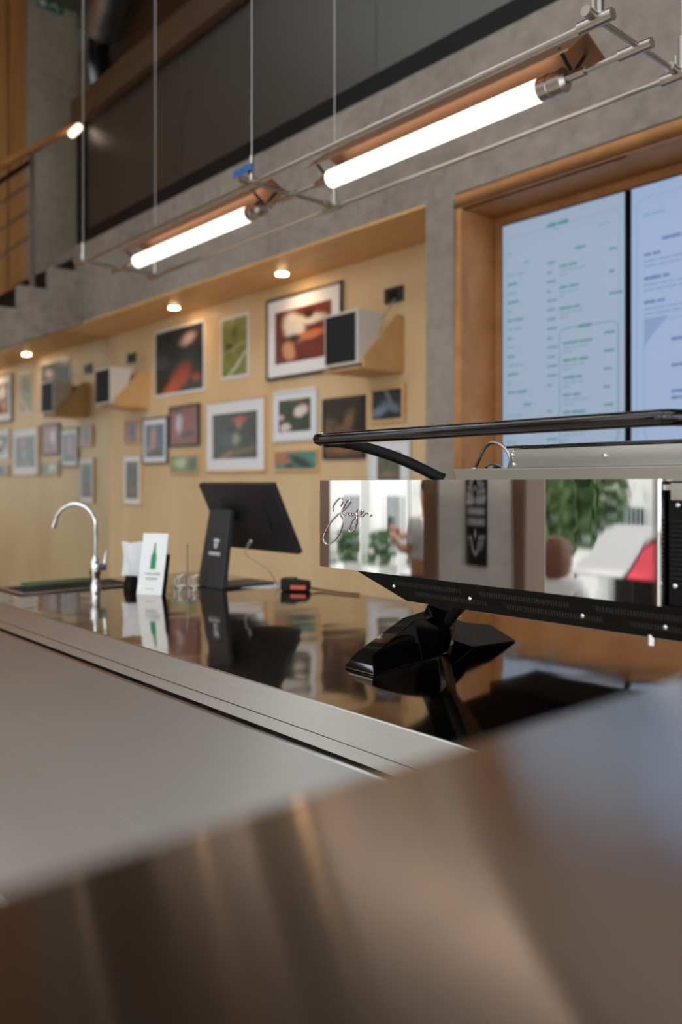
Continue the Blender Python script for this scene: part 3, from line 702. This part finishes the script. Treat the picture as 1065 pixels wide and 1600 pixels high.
picture(419, 537, 471, 596, 'L', 'large black framed photo of a crouching figure in a pale shirt on red ground', 'blackframe', .018, .085,
  art('art_figure', (116,52,40), (96,42,34), [(.35,.66,.17,.26,.35,(214,206,196),.25),(.62,.75,.26,.08,-.12,(206,198,188),.3),(.60,.45,.26,.07,.05,(196,120,84),.3),(.30,.42,.14,.08,0,(50,36,32),.4),(.26,.22,.10,.16,.2,(206,146,108),.3),(.62,.86,.08,.08,0,(60,34,28),.3)], 3))
picture(346, 389, 487.5, 587, 'R', 'tall olive green poster with thin white side strips', None, 0, .018,
  art('art_olive', (112,114,44), (140,136,66), [(.3,.52,.12,.06,0,(40,48,26),.5),(.6,.5,.5,.03,.15,(150,150,110),.6),(.5,.12,.7,.03,.5,(196,196,170),.4),(.5,.75,.10,.08,0,(84,92,40),.6)], 4))
picture(242.5, 320.5, 497.8, 609.6, 'R', 'large dark poster with glowing orange shape at the bottom', None, 0, .02,
  art('art_dark', (26,30,30), (44,50,50), [(.68,.80,.12,.07,.2,(168,138,142),.6),(.40,.10,.22,.09,.5,(206,92,58),.5),(.55,.24,.18,.12,.7,(160,70,44),.6),(.86,.2,.07,.05,0,(150,66,44),.6),(.2,.55,.05,.06,0,(70,50,50),.8)], 3))
picture(324, 417.5, 617, 737, 'R', 'large square light wood frame with white mount and dark garden photo', 'lightframe', .016, .085,
  art('art_garden', (34,42,36), (60,62,48), [(.62,.84,.13,.07,0,(176,72,46),.4),(.62,.74,.05,.09,0,(150,110,92),.5),(.52,.42,.09,.11,0,(150,156,138),.5),(.35,.42,.12,.12,0,(62,74,78),.6),(.72,.16,.3,.06,.2,(108,92,62),.6),(.3,.06,.16,.05,.6,(150,110,84),.6)], 6))
picture(267, 313.5, 630, 696, 'R', 'black framed brick red picture with a pale vertical figure', 'blackframe', .02, .002,
  art('art_brick', (140,70,58), (120,58,50), [(.32,.58,.10,.26,0,(190,180,190),.35),(.66,.26,.22,.07,.1,(50,36,34),.5),(.3,.92,.12,.05,0,(70,50,48),.5)], 5))
picture(225, 264, 650, 724, 'R', 'dark framed blue print with an orange curved stroke in white mount', 'blackframe', .014, .045,
  art('art_blue', (44,66,96), (58,82,112), [(.42,.58,.13,.34,-.1,(176,124,104),.4),(.3,.22,.22,.10,.3,(176,124,104),.4),(.5,.08,.5,.14,0,(34,44,38),.4)], 3))
picture(268, 313.5, 709.5, 740.5, 'R', 'small landscape picture of green leaves in light wood frame', 'lightframe', .012, .002,
  art('art_leaves', (106,122,66), (140,138,86), [(.42,.62,.22,.26,0,(184,190,160),.5),(.8,.5,.2,.4,0,(70,96,58),.5)], 5))
picture(197, 222.5, 654, 692, 'R', 'small light wood frame with a dark figure on orange', 'lightframe', .013, .002,
  art('art_small', (146,92,66), (120,76,56), [(.5,.5,.22,.42,0,(48,38,38),.4),(.85,.4,.1,.3,0,(180,130,100),.5)], 4))
picture(195, 222.5, 711, 789, 'R', 'narrow upright light wood frame with white mount below the small figure picture', 'lightframe', .008, .045,
  art('art_narrow', (48,54,48), (88,82,58), [(.5,.75,.5,.12,0,(36,42,40),.5),(.5,.2,.5,.10,0,(120,92,60),.5)], 6))
picture(429.5, 498, 604, 687, 'R', 'white framed photo of white flowers on dark green', 'whiteframe', .02, .045,
  art('art_flowers', (34,52,34), (46,66,40), [(.70,.62,.20,.15,.5,(226,206,200),.3),(.22,.14,.15,.12,.3,(220,200,196),.3),(.08,.46,.09,.07,0,(206,176,170),.4),(.6,.95,.2,.04,0,(120,90,70),.5)], 6))
picture(431, 499.5, 701, 736, 'R', 'small teal and brown landscape picture in light wood frame', 'lightframe', .014, .002,
  art('art_teal', (84,140,126), (70,122,110), [(.16,.66,.22,.34,.2,(168,112,80),.3),(.62,.42,.16,.40,.5,(40,52,46),.4),(.35,.2,.10,.12,0,(50,60,54),.5)], 3))
picture(507, 571.5, 617, 716, 'R', 'black framed dark picture with brown horse shapes', 'blackframe', .016, .002,
  art('art_horses', (40,36,32), (56,48,42), [(.66,.62,.10,.20,-.5,(124,94,68),.5),(.45,.50,.20,.07,.2,(112,86,66),.6),(.12,.42,.08,.2,.2,(116,86,64),.6),(.2,.62,.12,.05,0,(94,80,70),.6),(.55,.12,.5,.08,0,(140,96,66),.6)], 6))
picture(581, 635, 599.5, 659, 'R', 'light wood frame with grey blue water picture right of the black frame', 'lightframe', .022, .002,
  art('art_water', (58,66,68), (44,50,50), [(.25,.30,.28,.14,.5,(126,142,164),.5),(.65,.42,.3,.12,-.5,(112,126,140),.5),(.55,.75,.06,.3,.4,(120,128,128),.5)], 6))
picture(578, 643.5, 683, 772, 'R', 'white framed grey green picture partly hidden behind the machine rail', 'whiteframe', .02, .06,
  art('art_grey', (92,92,80), (116,112,98), [(.5,.2,.3,.1,0,(140,120,104),.6)], 6))

# wall speakers --------------------------------------------------------------
def speaker(x1, label):
    w, h, d = .29, .305, .20; yf = 3.10; z0 = CAMZ+.666; x0 = x1-w
    r = empty('wall_speaker', ((x0+x1)/2, YR, z0-.03)); tag(r, label, 'speaker', 'speakers on the plywood wall')
    yb2 = yf+d
    cab = MB().prism([(x0, yf, z0), (x0, yf, z0+h), (x0, yb2, z0+h), (x0, yb2-.085, z0)], (w, 0, 0)).build('cabinet', M['whiteplastic'], r, bevel=.005)
    MB().box((x0+.016, yf-.005, z0+.016), (x1-.016, yf-.0005, z0+h-.016)).build('grille', M['grille'], cab, bevel=.002)
    br = MB()
    MB().prism([(x1+.001, YR-.002, z0-.016), (x1+.001, YR-.002, z0+h), (x1+.001, YR-.06, z0+h), (x1+.001, yf+.03, z0+.04), (x1+.001, yf+.03, z0-.016)], (.014, 0, 0)).build('bracket_cheek', M['wedge'], r)
    MB().prism([(x0-.001, YR-.002, z0-.016), (x0-.001, YR-.002, z0+h), (x0-.001, YR-.06, z0+h), (x0-.001, yf+.03, z0+.04), (x0-.001, yf+.03, z0-.016)], (-.014, 0, 0)).build('bracket_cheek', M['wedge'], r)
    MB().box((x0-.015, yf+.005, z0-.026), (x1+.015, YR-.002, z0-.016)).build('bracket_shelf', M['wedge'], r, bevel=.002)
    MB().tube(spline([(x1-.02, yb2-.02, z0+h-.06), (x1-.025, yb2+.06, z0+h+.03), (x1-.04, YR-.02, z0+h+.11)]), .004, 8).build('speaker_wire', M['greytext'], r)
speaker(-3.416, 'white wall speaker on a wooden wedge bracket beside the crouching figure photo')
speaker(-6.475, 'white wall speaker on a wooden wedge bracket nearest the mirror')
for u, v, lab in ((617, 461, 'grey wall socket above the speaker near the concrete pier'), (207, 560, 'dark wall socket above the speaker nearest the mirror')):
    c = pY(u, v, YR)
    r = empty('wall_socket', c); tag(r, lab, 'socket', 'sockets on the plywood wall')
    MB().box((c.x-.075, YR-.018, c.z-.045), (c.x+.075, YR-.001, c.z+.045)).build('cover_plate', M['plastic'], r, bevel=.003)
    MB().box((c.x-.04, YR-.021, c.z-.025), (c.x+.04, YR-.0185, c.z+.025)).build('insert', M['black'], r)
# recessed downlights ---------------------------------------------------------
for x, lab in ((-5.69, 'lit recessed downlight above the dark poster'), (-4.31, 'lit recessed downlight above the crouching figure photo')):
    y = 3.25; r = empty('downlight', (x, y, ZS)); tag(r, lab, 'downlight', 'downlights in the wooden soffit')
    MB().lathe((x, y, ZS), [(.040, -.0005), (.052, -.0005), (.052, -.006), (.040, -.006)], 24).build('trim_ring', M['nickel'], r)
    MB().lathe((x, y, ZS), [(.002, -.0135), (.028, -.0125), (.0385, -.0085), (.0385, -.0062)], 24).build('lens', M['spotlens'], r)
    ld = bpy.data.lights.new('downlight_beam', 'SPOT'); ld.energy = 2.2; ld.color = (1, .72, .42); ld.spot_size = math.radians(125); ld.spot_blend = .8; ld.shadow_soft_size = .03
    lo_ = bpy.data.objects.new('downlight_beam', ld); COL.objects.link(lo_); lo_.parent = r; lo_.location = (0, 0, -.03)
    lo_.rotation_euler = (math.radians(18), 0, 0)
# menu screens -----------------------------------------------------------------
def screen(x0, x1, z1, lab, tcol, bcol, kind):
    y = YB+.205; z0 = z1-1.19
    r = empty('menu_screen', ((x0+x1)/2, y, z0)); tag(r, lab, 'screen', 'menu screens in the oak niche')
    MB().box((x0, y, z0), (x1, YB+.249, z1)).build('housing', M['black'], r, bevel=.002)
    em_ = emit('menu_backlight_'+kind, bcol, .86)
    MB().box((x0+.009, y-.0015, z0+.009), (x1-.009, y-.0003, z1-.009)).build('display', em_, r)
    ink = emit('menu_ink_'+kind, tcol, .84); pale = emit('menu_pale_'+kind, tuple(int(.35*a+.65*b) for a, b in zip(tcol, bcol)), .85)
    W_, H_ = x1-x0, z1-z0
    def words(mb, s, t, n, ch, gap=.010):    # s from left (0..1), t from top in units of width
        x = s
        for wd in range(n):
            for k in range(random.randint(3, 8)):
                ww = ch*random.uniform(.45, .8); hh = ch*random.uniform(.7, 1.1)
                mb.prism([(x0+x*W_, y-.0018, z1-t*W_-hh*W_/2), (x0+(x+ww)*W_, y-.0018, z1-t*W_-hh*W_/2), (x0+(x+ww)*W_, y-.0018, z1-t*W_+hh*W_/2), (x0+x*W_, y-.0018, z1-t*W_+hh*W_/2)], (0, -.0003, 0)); x += ww*1.18
            x += gap
    def rrect(mb, s0, s1, t0, t1, rad, th, gap=None):
        P = []
        for (cs, ct_, a0) in ((s1-rad, t0+rad, -90), (s1-rad, t1-rad, 0), (s0+rad, t1-rad, 90), (s0+rad, t0+rad, 180)):
            for k in range(7):
                a = math.radians(a0+15*k); P.append((cs+rad*math.cos(a), ct_+rad*math.sin(a)))
        P.append(P[0])
        for i in range(len(P)-1):
            a, b = Vector(P[i]), Vector(P[i+1]); 
            if gap and abs(a.y-t0) < .002 and abs(b.y-t0) < .002:
                for (p, q_) in ((a, Vector((s0+(s1-s0)*.34, t0))), (Vector((s0+(s1-s0)*.66, t0)), b)):
                    pass
            n_ = Vector((-(b-a).y, (b-a).x)); 
            if n_.length < 1e-6: continue
            n_ = n_.normalized()*th/2
            mb.prism([(x0+p.x*W_, y-.0016, z1-p.y*W_) for p in (a-n_, b-n_, b+n_, a+n_)], (0, -.0002, 0))
    tm = MB(); pm = MB()
    if kind == 'green':
        rrect(pm, .05, .95, .11, 1.72, .04, .004)
        words(tm, .40, .10, 2, .028); words(pm, .45, .135, 1, .014); words(pm, .80, .185, 2, .013); words(pm, .06, .23, 1, .014)
        words(tm, .62, .30, 1, .020); words(pm, .20, .315, 1, .018)
        t = .385
        for k in range(14):
            words(tm if k % 2 else pm, .06, t, random.choice((1, 1, 2)), .017); words(tm, .40, t-.025, 1, .014); t += .065
        words(tm, .20, t+.03, 1, .018); t += .10
        for k in range(9):
            words(pm, .06, t, random.choice((1, 2)), .017); words(tm, .40, t-.01, 1, .014); t += .065
        t = .40
        for k in range(3):
            words(tm, .50, t, 2, .018); words(tm, .88, t-.04, 1, .016); words(pm, .50, t+.033, 3, .014); words(pm, .50, t+.062, 1, .014); t += .145
        rrect(tm, .50, .94, .83, 1.62, .05, .005)
        words(tm, .65, .83, 1, .022); t = .93
        for k in range(6):
            words(tm, .53, t, 2, .018); words(tm, .84, t-.03, 1, .016); words(pm, .53, t+.034, 3, .014); words(pm, .53, t+.062, 1, .014); t += .118
    else:
        rrect(pm, .05, .95, .09, 1.72, .06, .005); words(pm, .10, .20, 2, .018)
        words(tm, .22, .37, 3, .022); t = .45
        for k in range(3): words(tm, .10, t, 2, .022); words(pm, .10, t+.042, 5, .016); words(pm, .10, t+.074, 4, .016); t += .15
        rrect(pm, .10, .92, .87, 1.66, .12, .006)
        for t in (1.0, 1.16, 1.32, 1.36, 1.48): words(tm, .28, t, 3, .020)
        pm.prism([(x0+.10*W_, y-.0016, z1-.85*W_), (x0+.26*W_, y-.0016, z1-.85*W_), (x0+.10*W_, y-.0016, z1-1.02*W_)], (0, -.0002, 0))
    tm.build('menu_text', ink, r, smooth=False)['kind'] = 'stuff'; pm.build('menu_fine_print', pale, r, smooth=False)['kind'] = 'stuff'
ZSC = CAMZ+1.238
screen(-2.507, -1.850, ZSC, 'portrait menu screen with green lettering on the left', (60,138,134), (158,176,200), 'green')
screen(-1.836, -1.179, ZSC, 'portrait menu screen with blue lettering on the right', (88,118,176), (158,180,214), 'blue')
# exit sign ---------------------------------------------------------------------
a = pX(57, 8, XC); b = pX(99, 20, XC); sz0 = (a.z+b.z)/2-.02
sg = empty('exit_sign', (XC, (a.y+b.y)/2, sz0)); tag(sg, 'green running man exit sign on the concrete column', 'sign')
MB().box((XC+.001, a.y, sz0), (XC+.012, b.y, sz0+.17)).build('sign_plate', M['signgreen'], sg, bevel=.002)
yy = lambda s: a.y+(b.y-a.y)*s
zz = lambda t: sz0+.17*t
mm = MB()
def spoly(P): mm.prism([(XC+.0125, yy(s), zz(t)) for s, t in P], (.0006, 0, 0))
spoly([(.08,.10),(.34,.10),(.34,.90),(.08,.90)]); 
spoly([(.60,.62),(.74,.66),(.70,.36),(.58,.38)]); spoly([(.58,.40),(.70,.38),(.84,.16),(.80,.10),(.66,.28)]); spoly([(.58,.42),(.62,.34),(.54,.22),(.42,.20),(.42,.27),(.52,.29)])
spoly([(.72,.64),(.88,.52),(.86,.46),(.70,.56)]); spoly([(.62,.62),(.48,.58),(.46,.44),(.51,.44),(.54,.54),(.64,.56)])
mm.lathe((XC+.0125, yy(.72), zz(.78)), [(.012, 0), (.012, .0006)], 14, 'x')
mm.build('pictogram', M['whitetext'], sg, smooth=False)

# street side of the room and the street, seen in the steel panel --------------------
# black poster on the front pier
pc = Vector((-4.035, YF+.012, .72))
po = empty('round_emblem_poster', pc); tag(po, 'tall black poster with white round emblem on the street side pier', 'poster')
MB().box((pc.x-.115, YF+.001, .72), (pc.x+.115, YF+.012, 1.50)).build('board', M['black'], po, bevel=.002)
em2 = MB()
def arc(c, rx, rz_, a0, a1, th, n=18):
    for k in range(n):
        A0 = math.radians(a0+(a1-a0)*k/n); A1 = math.radians(a0+(a1-a0)*(k+1)/n)
        em2.prism([(c.x+(rx+s)*math.cos(A), YF+.0125, c.z+(rz_+s)*math.sin(A)) for A, s in ((A0, -th), (A1, -th), (A1, th), (A0, th))], (0, .0005, 0))
cc = Vector((pc.x, 0, 1.11))
for k in range(13):
    a = 20+k*11.6; arc(cc, .085, .30, a, a+7.5, .018, 2)
for k in range(11):
    a = 215+k*10.6; arc(cc, .085, .30, a, a+6.5, .014, 2)
arc(cc, .055, .20, 20, 160, .006); 
for (dz_, n_) in ((.10, 4), (.02, 5), (-.06, 5)):
    for k in range(n_):
        x = pc.x-.07+.14*k/(n_-1); em2.box((x-.011, YF+.0125, cc.z+dz_-.026), (x+.011, YF+.013, cc.z+dz_+.026))
em2.prism([(pc.x, YF+.0125, cc.z-.19), (pc.x+.016, YF+.0125, cc.z-.15), (pc.x, YF+.0125, cc.z-.11), (pc.x-.016, YF+.0125, cc.z-.15)], (0, .0005, 0))
em2.build('emblem_lettering', M['whitetext'], po, smooth=False)
# ground outside
M['paving'] = concrete('street_paving', (150,146,140), (182,178,170), .6)
struct(MB().box((-30, -5.0, -.5), (14, YF-.25, -.3)).build('floor_terrace', M['paving']), 'paved terrace in front of the cafe')
struct(MB().box((-60, -40, -1.2), (40, -5.0, -.95)).build('floor_street', M['paving']), 'street below the terrace')
# white building across the street
M['render'] = plain('white_render', (228,228,224), .8)
M['winglass'] = plain('dark_window_glass', (48,66,70), .12)
M['shutter'] = plain('pale_shutter', (188,196,194), .6)
M['hedge'] = plain('hedge_green', (56,88,46), .9, var=.4, vscale=8)
bd = empty('white_house', (-9, -12, -.95)); tag(bd, 'white rendered house with tall windows across the street', 'building')
YBd = -11.0
MB().box((-26, YBd-4, -.95), (-2.5, YBd, 7.5)).build('facade', M['render'], bd)
for i in range(16):
    x = -25+i*1.42
    for (z0, z1) in ((-.1, 1.05), (2.0, 3.9), (4.8, 6.6)):
        wd = MB().box((x, YBd-.01, z0), (x+.62, YBd+.05, z1)).build('window', M['winglass'], bd)
        for k in range(1, 4): MB().box((x+.62*k/4-.02, YBd+.051, z0), (x+.62*k/4+.02, YBd+.07, z1)).build('mullion', M['render'], wd)
    MB().box((x+.70, YBd+.001, -.8), (x+.82, YBd+.20, 7.4)).build('pilaster', M['render'], bd)
hr = random.Random(3)
for i in range(7):
    x = -16.5+i*1.15; z = -.95
    hp = empty('potted_shrub', (x, YBd+.75, z)); tag(hp, 'green shrub in a white tub before the white house, %s of the row' % ['first', 'second', 'third', 'fourth', 'fifth', 'sixth', 'last'][i], 'shrub', 'shrubs before the white house')
    MB().hexa([Vector(p) for p in ((x-.2,YBd+.55,z),(x+.2,YBd+.55,z),(x+.2,YBd+.95,z),(x-.2,YBd+.95,z),(x-.26,YBd+.49,z+.5),(x+.26,YBd+.49,z+.5),(x+.26,YBd+1.01,z+.5),(x-.26,YBd+1.01,z+.5))]).build('tub', M['render'], hp, bevel=.02)
    fo = MB()
    for k in range(160):
        th = hr.uniform(0, 6.28); rr = hr.uniform(.05, .32); h = hr.uniform(.5, 1.25); c = Vector((x+rr*math.cos(th)*(1.35-h*.6), YBd+.75+rr*math.sin(th), z+h))
        d = Vector((hr.uniform(-1, 1), hr.uniform(-1, 1), hr.uniform(-.3, 1))).normalized()*.12; e_ = d.cross(Vector((hr.uniform(-1,1), hr.uniform(-1,1), .3))).normalized()*.04
        fo.add([c-d, c+e_, c+d, c-e_], [(0, 1, 2, 3)])
    fo.build('foliage', M['hedge'], hp, smooth=False)
# drooping street tree
M['leaf'] = plain('drooping_leaves', (84,108,60), .7, var=.45, vscale=3)
M['bark'] = plain('tree_bark', (96,84,70), .9, vscale=12, var=.3)
tx_, ty_ = -6.5, -7.5
tr_ = empty('street_tree', (tx_, ty_, -.95)); tag(tr_, 'drooping green tree on the street reflected in the steel panel', 'tree')
MB().tube(spline([(tx_-.5, ty_, -.95), (tx_-.48, ty_, .6), (tx_-.3, ty_+.05, 2.0), (tx_, ty_, 3.2)]), [.16]*6+[.13]*6+[.09]*7, 10).build('trunk', M['bark'], tr_)
lf = MB(); lr = random.Random(11)
for s in range(260):
    th = lr.uniform(0, 6.28); r_ = abs(lr.gauss(0, .62)); 
    if r_ > 1.25 or r_*math.cos(th) > .5: continue
    x, y = tx_+r_*math.cos(th), ty_+r_*math.sin(th); zt_ = 3.4-r_*.5+lr.uniform(-.3, .3); zb_ = lr.uniform(.35, 1.5)+(.3 if x > tx_+.3 else 0)
    z = zt_
    while z > zb_:
        c = Vector((x+lr.gauss(0, .07), y+lr.gauss(0, .07), z)); d = Vector((lr.uniform(-.5, .5), lr.uniform(-.5, .5), -1)).normalized()*.13
        e_ = d.cross(Vector((lr.uniform(-1, 1), lr.uniform(-1, 1), .2))).normalized()*.035
        lf.add([c-d, c+e_, c+d, c-e_], [(0, 1, 2, 3)]); z -= .085
lf.build('foliage', M['leaf'], tr_, smooth=False)
# market stalls with awnings
M['awn_w'] = plain('pale_awning', (196,192,188), .8); M['awn_r'] = plain('red_awning', (206,58,72), .8)
def stall(x0, x1, y, mat, lab):
    r = empty('market_stall', ((x0+x1)/2, y, -.95)); tag(r, lab, 'stall', 'market stalls on the street')
    MB().hexa([Vector(p) for p in ((x0,y+.55,.38),(x1,y+.55,.38),(x1,y-.3,.86),(x0,y-.3,.86),(x0,y+.55,.40),(x1,y+.55,.40),(x1,y-.3,.88),(x0,y-.3,.88))]).build('awning', mat, r)
    for xx in (x0+.03, x1-.03):
        MB().cyl((xx, y+.5, -.95), (xx, y+.5, .40), .025, 8).build('post', M['darkmetal'], r)
        MB().cyl((xx, y-.28, -.95), (xx, y-.28, .86), .025, 8).build('post', M['darkmetal'], r)
    MB().box((x0+.06, y-.29, -.9), (x1-.06, y-.255, .80)).build('dark_backing', M['darkmetal'], r)  # dark sheet added to make the stall interior look shaded
    MB().box((x0, y-.25, -.75), (x1, y+.45, -.15)).build('table', M['plastic'], r, bevel=.01)
stall(-5.05, -4.47, -5.9, M['awn_w'], 'market stall with a pale grey sloping awning')
stall(-4.42, -3.6, -5.9, M['awn_r'], 'market stall with a red sloping awning')
kb = empty('kiosk', (-5.8, -10, -.95)); tag(kb, 'white kiosk with a dark slatted window behind the stalls', 'kiosk')
MB().box((-7.85, -10.6, -.95), (-4.2, -9.6, 4.6)).build('wall', M['render'], kb)
wk = MB().box((-7.70, -9.6, .30), (-6.50, -9.57, .96)).build('window', M['winglass'], kb)
for k in range(12): MB().box((-7.68+k*.1, -9.565, .31), (-7.65+k*.1, -9.55, .95)).build('slat', M['shutter'], wk)

# people outside -----------------------------------------------------------------
def skin(name, chain, edges, mat, parent, root=0, sub=2):
    me = bpy.data.meshes.new(name); org = ORIG[parent.name]
    me.from_pydata([Vector(c[0])-org for c in chain], edges, [])
    o = bpy.data.objects.new(name, me); COL.objects.link(o); o.parent = parent; ORIG[o.name] = org
    md = o.modifiers.new('skin', 'SKIN'); md.use_smooth_shade = True
    sv = me.skin_vertices[0].data
    for i, c in enumerate(chain):
        r = c[1]; sv[i].radius = (r, r) if not isinstance(r, tuple) else r
        sv[i].use_root = (i == root)
    sb_ = o.modifiers.new('sub', 'SUBSURF'); sb_.levels = sub; sb_.render_levels = sub
    me.materials.append(mat); return o
M['skin'] = plain('skin', (190,140,112), .5)
M['shirt'] = plain('white_shirt', (214,212,210), .8)
M['trousers'] = plain('dark_trousers', (52,54,62), .8)
M['hair_b'] = plain('brown_hair', (96,54,30), .5, var=.3, vscale=60)
M['hair_d'] = plain('dark_hair', (36,28,24), .5, var=.3, vscale=60)
# man holding a phone; facing +X side on
hx, hy, hz = -4.86, -2.98, -.30
mn = empty('person', (hx, hy, hz)); tag(mn, 'person in a white shirt holding up a phone outside the opening', 'person')
def P(x, y, z): return (hx+x, hy+y, hz+z)
HS = .92
def PH(x, y, z): return (hx+x*HS, hy+y*HS, hz+z*HS)
body = [(PH(0,0,.95), .15), (PH(0,0,1.15), .14), (PH(0,0,1.36), .15), (PH(0,0,1.50), .07), (PH(-.03,0,1.60), .075), (PH(-.035,0,1.70), .095), (PH(-.03,0,1.78), .07),
        (PH(0,.18,1.42), .06), (PH(-.10,.20,1.14), .045), (PH(-.36,.12,1.26), .034), (PH(-.42,.11,1.31), .03),
        (PH(0,-.18,1.42), .06), (PH(-.08,-.22,1.14), .045), (PH(-.34,-.06,1.24), .034), (PH(-.40,-.03,1.29), .03),
        (PH(0,.10,.88), .095), (PH(-.02,.10,.48), .065), (PH(0,.10,.08), .045), (PH(-.14,.10,.035), .035),
        (PH(0,-.10,.88), .095), (PH(.03,-.10,.48), .065), (PH(.06,-.10,.08), .045), (PH(-.08,-.10,.035), .035)]
ed = [(0,1),(1,2),(2,3),(3,4),(4,5),(5,6),(2,7),(7,8),(8,9),(9,10),(2,11),(11,12),(12,13),(13,14),(0,15),(15,16),(16,17),(17,18),(0,19),(19,20),(20,21),(21,22)]
skin('body', body, ed, M['skin'], mn)
skin('shirt', [(PH(0,0,.90), .165), (PH(0,0,1.15), .16), (PH(0,0,1.36), .165), (PH(0,0,1.45), .09), (PH(0,.19,1.43), .075), (PH(-.07,.205,1.22), .065), (PH(0,-.19,1.43), .075), (PH(-.05,-.215,1.22), .065)], [(0,1),(1,2),(2,3),(2,4),(4,5),(2,6),(6,7)], M['shirt'], mn)
skin('trousers', [(PH(0,0,.93), .155), (PH(0,.10,.84), .11), (PH(-.02,.10,.48), .085), (PH(0,.10,.12), .07), (PH(0,-.10,.84), .11), (PH(.03,-.10,.48), .085), (PH(.06,-.10,.12), .07)], [(0,1),(1,2),(2,3),(0,4),(4,5),(5,6)], M['trousers'], mn)
MB().sphere(PH(-.015,0,1.755), (.098,.085,.095), 16, 10).build('hair', M['hair_d'], mn)
for s in (-1, 1): MB().sphere(PH(-.118, s*.032, 1.70), .010, 8, 6).build('eye', M['black'], mn)
MB().sphere(PH(-.132, 0, 1.67), (.018,.012,.022), 8, 6).build('nose', M['skin'], mn)
for k in range(4):
    z = 1.30+k*.02; skin('finger', [(PH(-.40,.10,z), .011), (PH(-.455,.085,z+.008), .010), (PH(-.47,.045,z+.012), .009)], [(0,1),(1,2)], M['skin'], mn, sub=1)
    skin('finger', [(PH(-.39,-.03,z-.02), .011), (PH(-.45,-.02,z-.012), .010), (PH(-.47,.01,z-.008), .009)], [(0,1),(1,2)], M['skin'], mn, sub=1)
skin('thumb', [(PH(-.40,.10,1.29), .012), (PH(-.425,.07,1.34), .011), (PH(-.44,.05,1.38), .010)], [(0,1),(1,2)], M['skin'], mn, sub=1)
skin('thumb', [(PH(-.39,-.03,1.28), .012), (PH(-.425,-.01,1.33), .011), (PH(-.44,.02,1.36), .010)], [(0,1),(1,2)], M['skin'], mn, sub=1)
ph = empty('smartphone', PH(-.468,.03,1.29)); tag(ph, 'black phone held upright by the person in a white shirt', 'phone')
q = Vector(PH(-.484,.03,1.29)); MB().box(q+Vector((-.008,-.037,0)), q+Vector((0,.037,.155))).build('phone_body', M['black'], ph, bevel=.003)
MB().box(q+Vector((.0002,-.033,.006)), q+Vector((.0008,.033,.149))).build('phone_screen', M['gloss'], ph)
# seated woman with brown hair, back to the cafe
sx, sy, szz = -3.82, -3.35, -.30
wm = empty('person', (sx, sy, szz)); tag(wm, 'seated person with brown hair and pale top on the terrace', 'person')
def PS(x, y, z): return (sx+x, sy+y, szz+z)
body = [(PS(0,0,.46), .16), (PS(0,.02,.62), .13), (PS(0,.02,.80), .14), (PS(0,.02,.92), .055), (PS(0,0,1.00), .07), (PS(0,-.01,1.09), .09), (PS(0,0,1.17), .065),
        (PS(.17,.02,.85), .052), (PS(.22,-.04,.62), .04), (PS(.12,-.26,.56), .03), (PS(.08,-.34,.55), .028),
        (PS(-.17,.02,.85), .052), (PS(-.22,-.04,.62), .04), (PS(-.12,-.26,.56), .03), (PS(-.08,-.34,.55), .028),
        (PS(.10,-.12,.46), .09), (PS(.10,-.44,.46), .07), (PS(.10,-.44,.08), .045), (PS(.10,-.56,.035), .035),
        (PS(-.10,-.12,.46), .09), (PS(-.10,-.44,.46), .07), (PS(-.10,-.44,.08), .045), (PS(-.10,-.56,.035), .035)]
skin('body', body, ed, M['skin'], wm)
skin('top', [(PS(0,0,.46), .17), (PS(0,.02,.62), .145), (PS(0,.02,.80), .155), (PS(0,.02,.89), .07), (PS(.18,.02,.86), .065), (PS(.225,-.03,.66), .055), (PS(-.18,.02,.86), .065), (PS(-.225,-.03,.66), .055)], [(0,1),(1,2),(2,3),(2,4),(4,5),(2,6),(6,7)], M['shirt'], wm)
skin('trousers', [(PS(0,0,.45), .165), (PS(.10,-.14,.46), .11), (PS(.10,-.44,.46), .085), (PS(.10,-.44,.12), .06), (PS(-.10,-.14,.46), .11), (PS(-.10,-.44,.46), .085), (PS(-.10,-.44,.12), .06)], [(0,1),(1,2),(2,3),(0,4),(4,5),(5,6)], M['trousers'], wm)
MB().lathe(PS(0,.03,0), [(.01,1.225),(.06,1.215),(.095,1.17),(.108,1.10),(.110,1.02),(.10,.95),(.085,.90),(.02,.885)], 16).build('hair', M['hair_b'], wm)
for s in (-1, 1):
    for k in range(5): skin('finger', [(PS(s*(.075+.012*k),-.35,.55), .010), (PS(s*(.070+.012*k),-.40,.545), .009), (PS(s*(.068+.012*k),-.43,.53), .008)], [(0,1),(1,2)], M['skin'], wm, sub=1)
ch = empty('terrace_chair', (sx, sy, szz)); tag(ch, 'dark terrace chair under the seated person', 'chair')
MB().box((sx-.22, sy-.25, szz+.26), (sx+.22, sy+.20, szz+.29)).build('seat', M['darkmetal'], ch, bevel=.005)
for dx in (-.2, .2):
    for dy in (-.22, .18): MB().cyl((sx+dx, sy+dy, szz), (sx+dx, sy+dy, szz+.26), .014, 8).build('leg', M['darkmetal'], ch)
    MB().cyl((sx+dx, sy+.19, szz+.26), (sx+dx, sy+.24, szz+.72), .012, 8).build('back_post', M['darkmetal'], ch)
for k in range(3): MB().box((sx-.2, sy+.215+.01*k, szz+.45+k*.09), (sx+.2, sy+.228+.01*k, szz+.49+k*.09)).build('back_slat', M['darkmetal'], ch)
